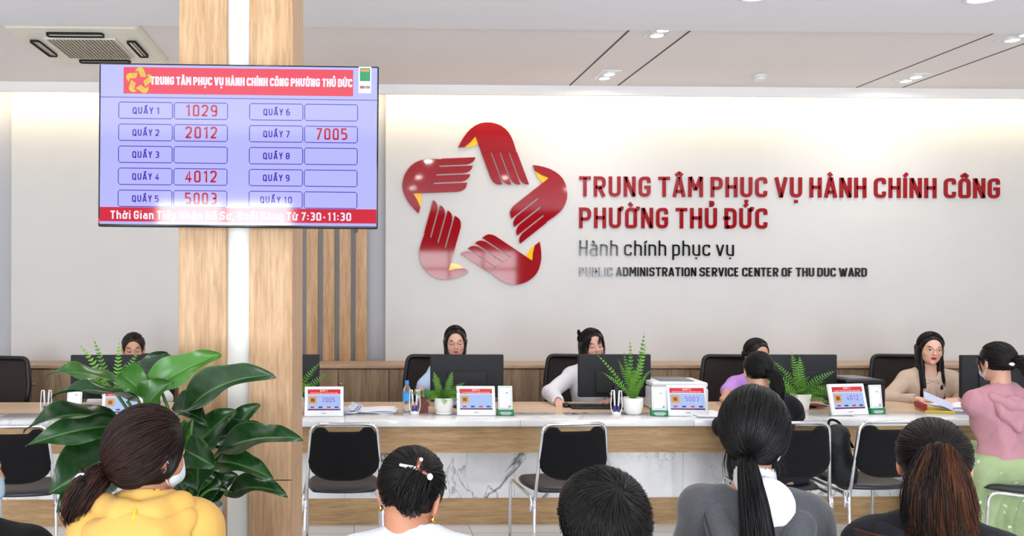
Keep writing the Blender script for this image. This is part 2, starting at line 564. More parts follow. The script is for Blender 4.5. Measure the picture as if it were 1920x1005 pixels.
def glyph(ch, w, t):
    """Strokes of a condensed sans glyph; centre lines span x 0..w, y t/2..1-t/2 (capital height 1)."""
    b, tp, h = t / 2, 1 - t / 2, t / 2
    xh = 0.74 - t / 2
    R = 0.20 + t * 0.2
    mid = 0.51
    G = {
        'A': [([(-.02, 0), (w / 2 - h * .25, 1)], 0), ([(w / 2 + h * .25, 1), (w + .02, 0)], 0), ([(w * .16, .27), (w * .84, .27)], 0)],
        'B': [([(0, mid), (w * .5, mid), (w, mid), (w, b), (0, b), (0, tp), (w * .95, tp), (w * .95, mid), (w * .5, mid)], [0, 0, R, R, 0, 0, R, R, 0])],
        'C': [([(w, .68), (w, tp), (0, tp), (0, b), (w, b), (w, .32)], R)],
        'D': [([(0, b), (w, b), (w, tp), (0, tp), (0, b), (w * .3, b)], [0, R, R, 0, 0, 0])],
        'E': [([(w, tp), (0, tp), (0, b), (w, b)], 0), ([(0, mid), (w * .85, mid)], 0)],
        'F': [([(w, tp), (0, tp), (0, 0)], 0), ([(0, mid), (w * .85, mid)], 0)],
        'G': [([(w, .68), (w, tp), (0, tp), (0, b), (w, b), (w, .47), (w * .5, .47)], [0, R, R, R, R, 0, 0])],
        'H': [([(0, 0), (0, 1)], 0), ([(w, 0), (w, 1)], 0), ([(0, mid), (w, mid)], 0)],
        'I': [([(0, 0), (0, 1)], 0)],
        'L': [([(0, 1), (0, b), (w, b)], 0)],
        'M': [([(0, 0), (0, 1)], 0), ([(w, 0), (w, 1)], 0), ([(h * .3, 1), (w / 2, .34)], 0), ([(w / 2, .34), (w - h * .3, 1)], 0)],
        'N': [([(0, 0), (0, 1)], 0), ([(w, 0), (w, 1)], 0), ([(h * .2, .97), (w - h * .2, .03)], 0)],
        'O': [([(w / 2, b), (0, b), (0, tp), (w, tp), (w, b), (w / 2, b)], R)],
        'P': [([(0, 0), (0, tp), (w, tp), (w, .44), (0, .44)], [0, 0, R, R, 0])],
        'Q': [([(w / 2, b), (0, b), (0, tp), (w, tp), (w, b), (w / 2, b)], R), ([(w * .6, .2), (w + h, -.05)], 0)],
        'R': [([(0, 0), (0, tp), (w, tp), (w, .46), (0, .46)], [0, 0, R, R, 0]), ([(w * .45, .46), (w, 0)], 0)],
        'S': [([(w, .72), (w, tp), (0, tp), (0, mid), (w, mid), (w, b), (0, b), (0, .28)], R)],
        'T': [([(0 - h, tp), (w + h, tp)], 0), ([(w / 2, tp), (w / 2, 0)], 0)],
        'U': [([(0, 1), (0, b), (w, b), (w, 1)], R)],
        'V': [([(-.02, 1), (w / 2, 0)], 0), ([(w / 2, 0), (w + .02, 1)], 0)],
        'W': [([(-.02, 1), (w * .27, 0)], 0), ([(w * .27, 0), (w / 2, .9)], 0), ([(w / 2, .9), (w * .73, 0)], 0), ([(w * .73, 0), (w + .02, 1)], 0)],
        'Y': [([(-.02, 1), (w / 2, .45)], 0), ([(w + .02, 1), (w / 2, .45)], 0), ([(w / 2, .5), (w / 2, 0)], 0)],
        'a': [([(w * .08, xh), (w, xh), (w, 0)], [0, R, 0]), ([(w, .44), (0, .44), (0, b), (w, b)], [0, R, R, 0])],
        'b': [([(0, 1), (0, b), (w, b), (w, xh), (0, xh)], [0, 0, R, R, 0])],
        'c': [([(w, .54), (w, xh), (0, xh), (0, b), (w, b), (w, .22)], R)],
        'd': [([(w, 1), (w, b), (0, b), (0, xh), (w, xh)], [0, 0, R, R, 0])],
        'e': [([(w * .95, b), (0, b), (0, xh), (w, xh), (w, .36), (0, .36)], [0, R, R, R, 0, 0])],
        'g': [([(w, b), (0, b), (0, xh), (w, xh), (w, -.26), (w * .05, -.26)], [0, R, R, 0, R, 0])],
        'h': [([(0, 0), (0, 1)], 0), ([(0, xh), (w, xh), (w, 0)], [0, R, 0])],
        'i': [([(0, 0), (0, xh + h)], 0), ([(0, .88), (0, 1)], 0)],
        'n': [([(0, 0), (0, xh + h)], 0), ([(0, xh), (w, xh), (w, 0)], [0, R, 0])],
        'm': [([(0, 0), (0, xh + h)], 0), ([(0, xh), (w / 2, xh), (w / 2, 0)], [0, R, 0]), ([(w / 2, xh), (w, xh), (w, 0)], [0, R, 0])],
        'o': [([(w / 2, b), (0, b), (0, xh), (w, xh), (w, b), (w / 2, b)], R)],
        'p': [([(0, -.28), (0, xh), (w, xh), (w, b), (0, b)], [0, 0, R, R, 0])],
        'r': [([(0, 0), (0, xh + h)], 0), ([(0, xh), (w, xh)], 0)],
        's': [([(w, xh), (0, xh), (0, .38), (w, .38), (w, b), (0, b)], R * .7)],
        't': [([(w * .2, 1), (w * .2, b), (w, b)], [0, R * .6, 0]), ([(-.05, xh), (w, xh)], 0)],
        'u': [([(0, xh + h), (0, b), (w, b)], [0, R, 0]), ([(w, 0), (w, xh + h)], 0)],
        'v': [([(-.02, xh + h), (w / 2, 0)], 0), ([(w / 2, 0), (w + .02, xh + h)], 0)],
        '0': [([(w / 2, b), (0, b), (0, tp), (w, tp), (w, b), (w / 2, b)], R)],
        '1': [([(0, .78), (w * .8, tp), (w * .8, 0)], 0)],
        '2': [([(0, .74), (0, tp), (w, tp), (w, .56), (0, b + .02), (0, b), (w, b)], [0, R, R, R, 0, 0, 0])],
        '3': [([(0, tp), (w, tp), (w, mid), (w * .35, mid)], [0, R, R, 0]), ([(w * .35, mid), (w, mid), (w, b), (0, b)], [0, R, R, 0])],
        '4': [([(w * .72, 0), (w * .72, tp), (0, .28), (w + h, .28)], 0)],
        '5': [([(w, tp), (0, tp), (0, .56), (w, .56), (w, b), (0, b)], [0, 0, 0, R, R, 0])],
        '6': [([(w * .9, tp), (0, tp), (0, b), (w, b), (w, .56), (0, .56)], [0, R, R, R, R, 0])],
        '7': [([(0, tp), (w, tp), (w * .25, 0)], 0)],
        '8': [([(w / 2, mid), (0, mid), (0, tp), (w, tp), (w, mid), (w / 2, mid)], R), ([(w / 2, mid), (0, mid), (0, b), (w, b), (w, mid), (w / 2, mid)], R)],
        '9': [([(w * .1, b), (w, b), (w, tp), (0, tp), (0, .44), (w, .44)], [0, R, R, R, R, 0])],
        ':': [([(0, .12), (0, .28)], 0), ([(0, .52), (0, .68)], 0)],
        ',': [([(0, .14), (-.05, -.12)], 0)],
        '.': [([(0, 0), (0, .15)], 0)],
        '-': [([(0, .4), (w, .4)], 0)],
        ' ': [],
    }
    return G.get(ch, [])


def marks(ch, comb, w, t):
    lower = ch.islower()
    y0 = (0.74 if lower else 1.0) + 0.07
    c = w / 2
    s = []
    circ = '\u0302' in comb or '\u0306' in comb
    if '\u0302' in comb:
        s += [([(c - .16, y0 - .01), (c, y0 + .12), (c + .16, y0 - .01)], 0.02)]
    if '\u0306' in comb:
        s += [([(c - .15, y0 + .13), (c - .1, y0), (c + .1, y0), (c + .15, y0 + .13)], .06)]
    dx, dy = (0.16, 0.10) if circ else (0, 0)
    if '\u0301' in comb:
        s += [([(c - .05 + dx, y0 + dy), (c + .1 + dx, y0 + .16 + dy)], 0)]
    if '\u0300' in comb:
        s += [([(c + .05 - dx * (0 if not circ else -1), y0 + dy), (c - .1 + dx, y0 + .16 + dy)], 0)]
    if '\u0309' in comb:
        s += [([(c - .08 + dx, y0 + .2 + dy), (c + .08 + dx, y0 + .2 + dy), (c + .08 + dx, y0 + .09 + dy), (c + dx, y0 + .07 + dy), (c + dx, y0 + dy - .02)], .05)]
    if '\u0303' in comb:
        s += [([(c - .16, y0), (c - .06, y0 + .1), (c + .06, y0 + .02), (c + .16, y0 + .12)], .05)]
    if '\u0323' in comb:
        s += [([(c, -.12), (c, -.12 - t * .95)], 0)]
    if '\u031b' in comb:
        top = (0.74 if lower else 1.0) - t * .5
        s += [([(w - t * .2, top - .04), (w + .12, top), (w + .14, top + .14)], .06)]
    return s


def stroke_ribbon(pts, t):
    """Left/right outline of a polyline of width t with mitred joins."""
    P = [Vector((p[0], p[1])) for p in pts]
    L, Rr = [], []
    for i, p in enumerate(P):
        d0 = (p - P[i - 1]).normalized() if i else None
        d1 = (P[i + 1] - p).normalized() if i < len(P) - 1 else None
        d0, d1 = d0 or d1, d1 or d0
        n0, n1 = Vector((-d0.y, d0.x)), Vector((-d1.y, d1.x))
        m = n0 + n1
        m = m.normalized() if m.length > 1e-6 else n0
        k = min(1.6, 1.0 / max(0.3, m.dot(n1)))
        L.append(p + m * (t / 2 * k))
        Rr.append(p - m * (t / 2 * k))
    return L, Rr


def layout(text, t, gap):
    """Strokes and total advance for a line of text (capital height 1)."""
    out, x = [], 0.0
    for ch in text:
        comb, bch, bar = '', ch, False
        if ch in 'Đđ':
            bch, bar = ('D' if ch == 'Đ' else 'd'), True
        else:
            d = unicodedata.normalize('NFD', ch)
            bch, comb = d[0], d[1:]
        w = GW.get(bch, 0.38 if bch.islower() else 0.42)
        if bch == ' ':
            x += w
            continue
        st = [s for s in glyph(bch, w, t)]
        if bch == 'i' and comb and '\u0323' not in comb:
            st = st[:1]
        st += [(p, r) for p, r in marks(bch, comb, w, t)]
        if bar:
            st.append(([(-.14, .51), (w * .45, .51)], 0))
        x += t / 2
        for p, r in st:
            q = fillet([(a + x, b, 0) for a, b in p], r, 7) if len(p) > 2 else [Vector((a + x, b, 0)) for a, b in p]
            cl = [q[0]]
            for e in q[1:]:
                if (e - cl[-1]).length > 1e-4:
                    cl.append(e)
            out.append(cl)
        x += w + t / 2 + gap
        if '\u031b' in comb:
            x += .06
    return out, x - gap


def lettering(mb, text, o, u, v, n, cap, width, t=0.15, depth=0.0, gap=0.16, m=0, align='left'):
    """Writes text with capital height cap, fitted to the given width, from the baseline corner o along u (up v, facing n)."""
    o, u, v, n = Vector(o), Vector(u).normalized(), Vector(v).normalized(), Vector(n).normalized()
    st, adv = layout(text, t, gap)
    sx = (width / adv) if width else cap
    off = 0.0 if align == 'left' else -adv * sx / 2
    for q in st:
        pts = [(p.x * sx, p.y * cap) for p in q]
        L, Rr = stroke_ribbon(pts, t * cap)
        k = len(L)
        f3 = lambda p, dd: o + u * (p.x + off) + v * p.y + n * dd
        vs = [f3(p, depth) for p in L] + [f3(p, depth) for p in Rr]
        fs = [(i, i + k, i + k + 1, i + 1) for i in range(k - 1)]
        if depth > 0.0005:
            vs += [f3(p, 0) for p in L] + [f3(p, 0) for p in Rr]
            for i in range(k - 1):
                fs += [(i, i + 1, i + 1 + 2 * k, i + 2 * k), (i + k, i + 3 * k, i + 1 + 3 * k, i + 1 + k)]
            fs += [(0, 2 * k, 3 * k, k), (k - 1, 2 * k - 1, 4 * k - 1, 3 * k - 1)]
        mb.add(vs, fs, m)
    return mb

# ================================================================== the room
def struct(name, mb, mats, label=None):
    o = mb.build(name, mats)
    return tag(o, label, None, None, 'structure')


struct('floor', MB().box((X_L, Y_BACK, -0.1), (X_R, 8.0, 0.0)), M['floor'], 'pale grey polished tile floor')
# far ceiling slab with its lip, the cove behind it and the lower near ceiling
struct('ceiling', MB().box((X_L, Y_STEP, CEIL), (X_R, Y_LIP + 0.03, CEIL + 0.12)).box((X_L, Y_LIP, CEIL - 0.085), (X_R, Y_LIP + 0.03, CEIL)), M['ceiling'], 'flat pale ceiling ending in a lit cove along the back wall')
struct('ceiling_cove', MB().box((X_L, Y_LIP + 0.03, CEIL + 0.06), (X_R, 8.0, CEIL + 0.12)), M['ceiling'])
struct('ceiling_front', MB().box((X_L, Y_BACK, CEIL_NEAR), (X_R, Y_STEP, CEIL + 0.12)), M['ceiling_near'], 'slightly lower pale ceiling over the waiting area')
struct('wall_back', MB().box((X_L, Y_RECESS, 0), (X_R, 8.0, CEIL + 0.06)), M['wall_grey'], 'light grey recessed wall strip behind the wooden pillar')
xa, xb = at(21, 500, Y_WALL).x, at(350, 500, Y_WALL).x
struct('wall_panel_left', MB().box((xa, Y_WALL, 0), (xb, Y_RECESS, CEIL + 0.06)), M['wall'], 'white raised wall panel left of the wooden pillar')
xa = at(723, 450, Y_WALL).x
struct('wall_panel_right', MB().box((xa, Y_WALL, 0), (X_R, Y_RECESS, CEIL + 0.06)), M['wall'], 'white raised wall panel carrying the red sign')
struct('wall_left', MB().box((X_L - 0.1, Y_BACK, 0), (X_L, 8.0, CEIL + 0.12)), M['wall'])
struct('wall_right', MB().box((X_R, Y_BACK, 0), (X_R + 0.1, 8.0, CEIL + 0.12)), M['wall'])
mb = MB()
edges = [X_L] + [e for q in OPENINGS for e in q[:2]] + [X_R]
for x0, x1 in zip(edges[::2], edges[1::2]):
    mb.box((x0, Y_BACK - 0.1, 0), (x1, Y_BACK, CEIL))
for x0, x1, z1, lum in OPENINGS:
    mb.box((x0, Y_BACK - 0.1, z1), (x1, Y_BACK, CEIL))
struct('wall_front', mb, M['wall_dim'])
for i, (x0, x1, z1, lum) in enumerate(OPENINGS):  # window frames, also for the added leftmost opening
    mb = MB()
    nx = max(2, round((x1 - x0) / 0.8))
    for j in range(nx + 1):
        x = x0 + (x1 - x0 - 0.05) * j / nx
        mb.box((x, Y_BACK - 0.05, 0.0), (x + 0.05, Y_BACK - 0.01, z1))
    mb.box((x0, Y_BACK - 0.05, 2.05), (x1, Y_BACK - 0.01, 2.10))
    struct('window_%d' % (i + 1), mb, M['steel'])
# dark panel joints in the ceiling
k = 0
for (x0, y0), (x1, y1) in (((1190, 47), (1068, 160)), ((1308, 48), (1158, 160)), ((1884, 53), (1608, 164)), ((1985, 56), (1697, 164)), ((40, 36), (59, 50)), ((171, 36), (186, 50))):
    def on_ceiling(px, py):
        d = CAM_R @ Vector(((px - PX) / FPX, (PY - py) / FPX, -1.0))
        return Vector((0, 0, CAM_H)) + d * ((CEIL - CAM_H) / d.z)
    a, b = on_ceiling(x0, y0), on_ceiling(x1, y1)
    xm = (a.x + b.x) / 2
    ya, yb = sorted((a.y, b.y))
    ya = max(ya, Y_STEP)
    yb = min(yb, Y_LIP)
    k += 1
    struct('trim_%d' % k, MB().box((xm - 0.008, ya, CEIL - 0.002), (xm + 0.008, yb, CEIL + 0.01)), M['groove'])
# vertical oak slats on the recessed wall, reaching the cove
for px0, px1 in ((482, 503.5), (513, 534.5), (543.5, 565), (574.5, 596), (605.5, 627), (636, 657.5), (666.5, 688)):
    k += 1
    a, b = at(px0, 600, Y_WALL), at(px1, 600, Y_WALL)
    struct('trim_%d' % k, MB().box((a.x, Y_WALL, 0.9), (b.x, Y_RECESS, CEIL + 0.05), bevel=0.003), M['oak'], 'vertical oak wall slat beside the pillar')

# ------------------------------------------------------------------ the pillar
Yc = 2.95
xl, xr = at(335, 500, Yc).x, at(548.5, 500, Yc).x
g0, g1 = at(424.5, 500, Yc).x, at(467, 500, Yc).x
Dc = 0.57
pil = empty('pillar', ((xl + xr) / 2, Yc + Dc / 2, 0), 0, 'square pillar clad in light oak with a white centre strip, carrying the screen', 'pillar', None, 'structure')
cx, cy = pil.location.x, pil.location.y
MB().box((xl - cx + 0.012, -Dc / 2 + 0.035, 0), (xr - cx - 0.012, Dc / 2 - 0.012, CEIL_NEAR)).build('core', flat('pillar_white_paint', (232, 231, 224), 0.6, 0, 0.25, 0.02, 6), pil)
ZJ = 0.985
for a, b in ((xl, g0), (g1, xr)):
    for z0, z1 in ((0, ZJ - 0.0015), (ZJ + 0.0015, CEIL_NEAR)):
        MB().box((a - cx, -Dc / 2, z0), (b - cx, -Dc / 2 + 0.035, z1), bevel=0.0015, seg=1).build('cladding_panel', M['oak'], pil)
for sx in (-1, 1):
    for z0, z1 in ((0, ZJ - 0.0015), (ZJ + 0.0015, CEIL_NEAR)):
        x = (xr - cx) if sx > 0 else (xl - cx)
        MB().box((min(x, x - sx * 0.012), -Dc / 2 + 0.0355, z0), (max(x, x - sx * 0.012), Dc / 2, z1)).build('cladding_panel', M['oak'], pil)
mb = MB()
xx = at(464, 60, Yc).x - cx
mb.tube([(xx, -Dc / 2 + 0.028, 2.35), (xx - .002, -Dc / 2 + 0.028, 2.6), (xx + .004, -Dc / 2 + 0.028, 3.0), (xx, -Dc / 2 + 0.028, CEIL_NEAR)], 0.009)
c = mb.build('cable_duct', M['white_plastic'], pil)

# ------------------------------------------------------------------ emblem outline (five cupped hands in a ring)
def emblem_hand():
    """Outline pieces of the top hand, in units of the ring radius, centre at 0."""
    cxp, cyp, rr = 483.0, 513.0, 352.0
    T = lambda pts: [((x - cxp) / rr, -(y - cyp) / rr) for x, y in pts]
    arch_o = [(345, 188), (358, 160), (374, 133), (392, 108), (412, 88), (436, 70), (462, 58), (490, 53), (520, 53), (548, 59), (574, 69), (598, 86), (617, 107), (632, 132), (644, 162)]
    palm = arch_o + [(690, 280)]
    # palm without the fingers, then four fingers
    P = [T([(345, 188), (378, 187), (412, 158), (437, 127), (452, 168), (470, 215), (660, 215), (644, 162)] + arch_o[::-1][1:-1])]
    top = 214

    def finger(x0, x1, yb):
        # slanted finger: left edge x0 and right edge x1 at y=214; slope follows the hand
        s = 0.375
        f = lambda x, y: (x + s * (y - top), y)
        q = [f(x0, top), f(x1, top), f(x1, yb)]
        q += [f(x0 + 24, yb), f(x0 + 13, yb - 5), f(x0 + 5, yb - 15), f(x0, yb - 32)]
        return T(q)
    P += [finger(469, 519, 387), finger(527, 567, 387), finger(575, 616, 386), finger(624, 663, 385)]
    Yl = [T([(437, 129), (378, 187), (405, 186), (432, 177), (453, 166)])]
    return P, Yl


def emblem(mb, o, u, v, n, radius, depth, m_red=0, m_yel=1):
    P, Yl = emblem_hand()
    u, v, n = Vector(u), Vector(v), Vector(n)
    for i in range(5):
        a = -2 * PI * i / 5
        ca, sa = math.cos(a), math.sin(a)
        rot = lambda q: [((x * ca - y * sa) * radius, (x * sa + y * ca) * radius) for x, y in q]
        for q in P:
            mb.prism(rot(q), Vector(o), u, v, n * depth, m_red)
        for q in Yl:
            mb.prism(rot(q), Vector(o), u, v, n * depth * 0.7, m_yel)
    return mb


ec = at(906.5, 390, Y_WALL)
er = 352.0 / 2.87 / FPX * Y_WALL
em = empty('wall_emblem', (ec.x, Y_WALL, ec.z), 0, 'large glossy red emblem of five cupped hands forming a star on the white wall', 'emblem')
P, Yl = emblem_hand()
for i in range(5):
    a = -2 * PI * i / 5
    ca, sa = math.cos(a), math.sin(a)
    rot = lambda q: [((x * ca - y * sa) * er, (x * sa + y * ca) * er) for x, y in q]
    mb = MB()
    for q in P:
        mb.prism(rot(q), (0, -0.022, 0), (1, 0, 0), (0, 0, 1), (0, 0.022, 0))
    h = mb.build('hand', M['emblem_red'], em)
    mb = MB()
    for q in Yl:
        mb.prism(rot(q), (0, -0.014, 0), (1, 0, 0), (0, 0, 1), (0, 0.014, 0))
    tag(mb.build('cuff', M['emblem_yellow'], h), 'yellow triangle between thumb and palm')

for text, x0, x1, yb, yt, tk, mat_, gap, lab in (
        ('TRUNG TÂM PHỤC VỤ HÀNH CHÍNH CÔNG', 1085.5, 1873, 368.7, 330.5, 0.165, 'letter_red', 0.155, 'upper line of large red raised capital letters on the white wall'),
        ('PHƯỜNG THỦ ĐỨC', 1085.5, 1437.5, 427.8, 389, 0.165, 'letter_red', 0.155, 'lower and shorter line of large red raised capitals on the white wall'),
        ('Hành chính phục vụ', 1086, 1375, 479, 450.5, 0.10, 'letter_black', 0.17, 'thin black raised lettering in lower case under the red lines'),
        ('PUBLIC ADMINISTRATION SERVICE CENTER OF THU DUC WARD', 1086, 1624, 517.5, 500.8, 0.15, 'letter_black', 0.145, 'lowest line of small black raised English capitals on the white wall')):
    a, b = at(x0, yb, Y_WALL), at(x1, yb, Y_WALL)
    cap = (yb - yt) / FPX * Y_WALL * 1.0
    mb = lettering(MB(), text, (0, 0, 0), (1, 0, 0), (0, 0, 1), (0, -1, 0), cap, b.x - a.x, tk, 0.016, gap)
    o = mb.build('sign_lettering', M[mat_])
    o.location = (a.x, Y_WALL, a.z)
    tag(o, lab, 'sign lettering')

# ------------------------------------------------------------------ the queue screen on the pillar
Yt = 2.86
t0, t1 = at(184.5, 272, Yt), at(709.5, 276, Yt)
TW = t1.x - t0.x
TH = (426.5 - 121.5) / FPX * Yt
tc = (t0 + t1) / 2
tv = empty('television', (tc.x, Yt, tc.z), 0, 'wide flat queue screen with lilac display mounted on the oak pillar', 'television')
tv.rotation_euler = (0, rad(0.30), 0)
MB().box((-TW / 2, 0.0, -TH / 2), (TW / 2, 0.035, TH / 2), bevel=0.004).box((-TW * .3, 0.034, -TH * .35), (TW * .3, 0.07, TH * .25), bevel=0.01).build('housing', M['black_gloss'], tv)
MB().box((-0.12, 0.06, -0.12), (0.12, 0.0905, 0.12)).build('wall_bracket', M['black_plastic'], tv)
kx, kz = TW / 525.0, TH / 305.0
ux = lambda px: -TW / 2 + (px - 184.5) * kx
uz = lambda py: TH / 2 - (py - 121.5) * kz


def tvrect(mb, x0, y0, x1, y1, d, m=0):
    mb.add([(ux(x0), -d, uz(y1)), (ux(x1), -d, uz(y1)), (ux(x1), -d, uz(y0)), (ux(x0), -d, uz(y0))], [(0, 1, 2, 3)], m)
    return mb


def tvround(mb, x0, y0, x1, y1, d, wpx=1.5, r=3.5):
    c = [(x0 + r, y0), (x1 - r, y0), (x1, y0 + r), (x1, y1 - r), (x1 - r, y1), (x0 + r, y1), (x0, y1 - r), (x0, y0 + r)]
    i = [(x0 + r, y0 + wpx), (x1 - r, y0 + wpx), (x1 - wpx, y0 + r), (x1 - wpx, y1 - r), (x1 - r, y1 - wpx), (x0 + r, y1 - wpx), (x0 + wpx, y1 - r), (x0 + wpx, y0 + r)]
    vs = [(ux(x), -d, uz(y)) for x, y in c + i]
    mb.add(vs, [(k, (k + 1) % 8, (k + 1) % 8 + 8, k + 8) for k in range(8)])
    return mb


EM = 1.0
G_ = 0.62
sc_bg = glow('screen_lilac', (186, 187, 252), EM, G_)
sc_red = glow('screen_red', (236, 52, 76), EM, G_)
sc_red2 = glow('screen_ticker_red', (214, 40, 62), EM, G_)
sc_purple = glow('screen_purple', (74, 44, 184), EM, G_)
sc_line = glow('screen_line', (90, 84, 190), EM, G_)
sc_num = glow('screen_number_red', (196, 14, 52), EM, G_)
sc_white = glow('screen_white', (244, 240, 255), EM, G_)
sc_yel = glow('screen_yellow', (228, 196, 40), EM, G_)
sc = tvrect(MB(), 188, 124.5, 706.5, 421.5, 0.0006).build('screen', sc_bg, tv)
tvrect(MB(), 230.5, 129, 661, 178.5, 0.0010).build('banner', sc_red, tv)
tvrect(MB(), 188, 184.5, 706.5, 186, 0.0010).build('divider_line', sc_line, tv)
tvrect(MB(), 188, 390, 706.5, 416.5, 0.0010).build('ticker_bar', sc_red2, tv)
mb = MB()
emblem(mb, (ux(260), -0.0011, uz(154.5)), (1, 0, 0), (0, 0, 1), (0, -1, 0), 19.5 * kx, 0.0005, 0, 0)
mb.build('banner_emblem', sc_yel, tv)
U, V_, N_ = (1, 0, 0), (0, 0, 1), (0, -1, 0)


def tvtext(mb, text, x0, x1, yb, cap, t, d=0.0016, gap=.16):
    return lettering(mb, text, (ux(x0), -d, uz(yb)), U, V_, N_, cap * kz, (x1 - x0) * kx, t, 0, gap)


tvtext(MB(), 'TRUNG TÂM PHỤC VỤ HÀNH CHÍNH CÔNG PHƯỜNG THỦ ĐỨC', 281, 659, 161.5, 15.5, 0.22, gap=.13).build('banner_lettering', sc_white, tv)
mb = MB()
nums = {0: '1029', 1: '2012', 3: '4012', 4: '5003', 6: '7005'}
for i in range(10):
    c, r = divmod(i, 5)
    xo = 223 if c == 0 else 467.5
    yo = 193.5 + 41.0 * r
    y1 = yo + 32
    tvround(mb, xo - 1.5, yo, xo + 100, y1, 0.0012)
    tvround(mb, xo + 102, yo, xo + 203, y1, 0.0012)
    s = 'QUẦY %d' % (i + 1)
    w = 50 if i < 9 else 60
    tvtext(MB(), s, xo + 50 - w / 2, xo + 50 + w / 2, yo + 22.5, 12.5, 0.18, gap=.2).build('counter_lettering', sc_purple, tv)
    if i in nums:
        tvtext(MB(), nums[i], xo + 124, xo + 183, yo + 26, 22, 0.15, gap=.22).build('ticket_number', sc_num, tv)
mb.build('cell_outlines', sc_purple, tv)
tvtext(MB(), 'Thời Gian Tiếp Nhận Hồ Sơ, Buổi Sáng Từ 7:30-11:30', 208, 659, 412, 15.5, 0.19).build('ticker_lettering', sc_white, tv)
st = tvrect(MB(), 671.5, 123, 695, 172, 0.0022).build('energy_sticker', M['paper'], tv)
mb = tvrect(MB(), 673.5, 125.5, 693, 150, 0.0026, 0)
tvrect(mb, 675.5, 128, 691, 132, 0.0029, 1)
tvrect(mb, 673.5, 158.5, 683, 164, 0.0026, 2)
tvrect(mb, 684, 158.5, 693, 164, 0.0026, 3)
mb.build('sticker_print', [M['green_card'], flat('sticker_orange', (226, 120, 60)), flat('sticker_brown', (150, 80, 66)), M['grey_plastic']], st)
MB().box((ux(664), 0.004, -TH / 2 - 0.012), (ux(672), 0.022, -TH / 2 + 0.001)).build('sensor', M['black_plastic'], tv)
tvrect(MB(), 181.6 + 3.2, 411, 187.6, 420, 0.0012).build('red_tab', flat('red_tab', (190, 40, 60)), tv)

# ------------------------------------------------------------------ ceiling fixtures
def cassette():
    cx, cy, w = -1.985, 6.26, 0.475
    z = CEIL
    o = empty('air_conditioner', (cx, cy, z), 0, 'square white cassette air conditioner set in the ceiling left of the screen', 'air conditioner')
    rr = 0.10
    def rrect(w, r, n=6):
        pts = []
        for qx, qy, a0 in ((1, 1, 0), (-1, 1, 90), (-1, -1, 180), (1, -1, 270)):
            for k in range(n + 1):
                a = rad(a0 + 90 * k / n)
                pts.append((qx * (w - r) + r * math.cos(a), qy * (w - r) + r * math.sin(a)))
        return pts
    mb = MB()
    prof = [(w, 0.0, 0.02), (w, -0.012, 0.02), (w - 0.02, -0.034, 0.03), (0.36, -0.040, 0.08)]
    rings = [[(x, y, dz) for x, y in rrect(ww, r)] for ww, dz, r in prof]
    k = len(rings[0])
    vs = [p for r in rings for p in r]
    fs = [(i * k + j, i * k + (j + 1) % k, (i + 1) * k + (j + 1) % k, (i + 1) * k + j) for i in range(len(rings) - 1) for j in range(k)]
    fs.append(tuple(range((len(rings) - 1) * k, len(rings) * k)))
    mb.add(vs, fs, 0, False)
    mb.build('panel', M['white_ac'], o)
    mb = MB()
    g = 0.255
    mb.box((-g, -g, -0.050), (g, g, -0.040), 0, 0.004)
    gr = mb.build('intake_grille', M['white_ac'], o)
    mb = MB()
    n = 19
    for i in range(n):
        c = -g + 0.02 + (2 * g - 0.04) * i / (n - 1)
        mb.box((c - 0.0075, -g + 0.015, -0.0545), (c + 0.0075, g - 0.015, -0.050), 0)
        mb.box((-g + 0.015, c - 0.004, -0.0535), (g - 0.015, c + 0.004, -0.050), 1)
    mb.build('grille_lattice', [M['grille'], M['dark_slot']], gr)
    for i in range(4):
        a = PI / 2 * i
        m = Matrix.Rotation(a, 4, 'Z')
        mb = MB().box((-0.20, 0.315, -0.0425), (0.20, 0.385, -0.038), 0, 0.02, 3, m)
        v = mb.build('air_outlet', M['dark_slot'], o)
        mb = MB()
        mb.box((-0.19, 0.330, -0.050), (0.19, 0.345, -0.042), 0, 0.003, 2, m)
        mb.box((-0.19, 0.356, -0.048), (0.19, 0.366, -0.042), 0, 0.003, 2, m)
        mb.build('louver', M['white_ac'], v)
    return o


cassette()


def twin_lamp(px, py, label):
    d = CAM_R @ Vector(((px - PX) / FPX, (PY - py) / FPX, -1.0))
    p = Vector((0, 0, CAM_H)) + d * ((CEIL - CAM_H) / d.z)
    o = empty('ceiling_lamp', (p.x, p.y, CEIL), 0, label, 'ceiling lamp', 'twin downlights in the far ceiling')
    mb = MB()
    for lo, hi in (((-0.08, -0.15), (-0.07, 0.15)), ((0.07, -0.15), (0.08, 0.15)), ((-0.07, -0.15), (0.07, -0.14)), ((-0.07, 0.14), (0.07, 0.15))):
        mb.box((lo[0], lo[1], -0.006), (hi[0], hi[1], 0.0))
    mb.box((-0.07, -0.14, -0.002), (0.07, 0.14, 0.0))
    mb.build('frame', M['white_plastic'], o)
    for s in (-1, 1):
        b = MB().lathe([(0.052, 0.0), (0.052, -0.016), (0.046, -0.022), (0.043, -0.018)], 0, 20, (0, s * 0.066, 0), False).build('bulb', M['white_plastic'], o)
        MB().lathe([(0.0445, -0.018), (0.035, -0.021), (0.001, -0.022)], 0, 20, (0, s * 0.066, 0)).build('lens', M['lamp_lens'], b)
        light('twin_lamp_glow', 'AREA', (p.x, p.y + s * 0.066, CEIL - 0.03), 4, (1, 0.97, 0.94), 0.07)


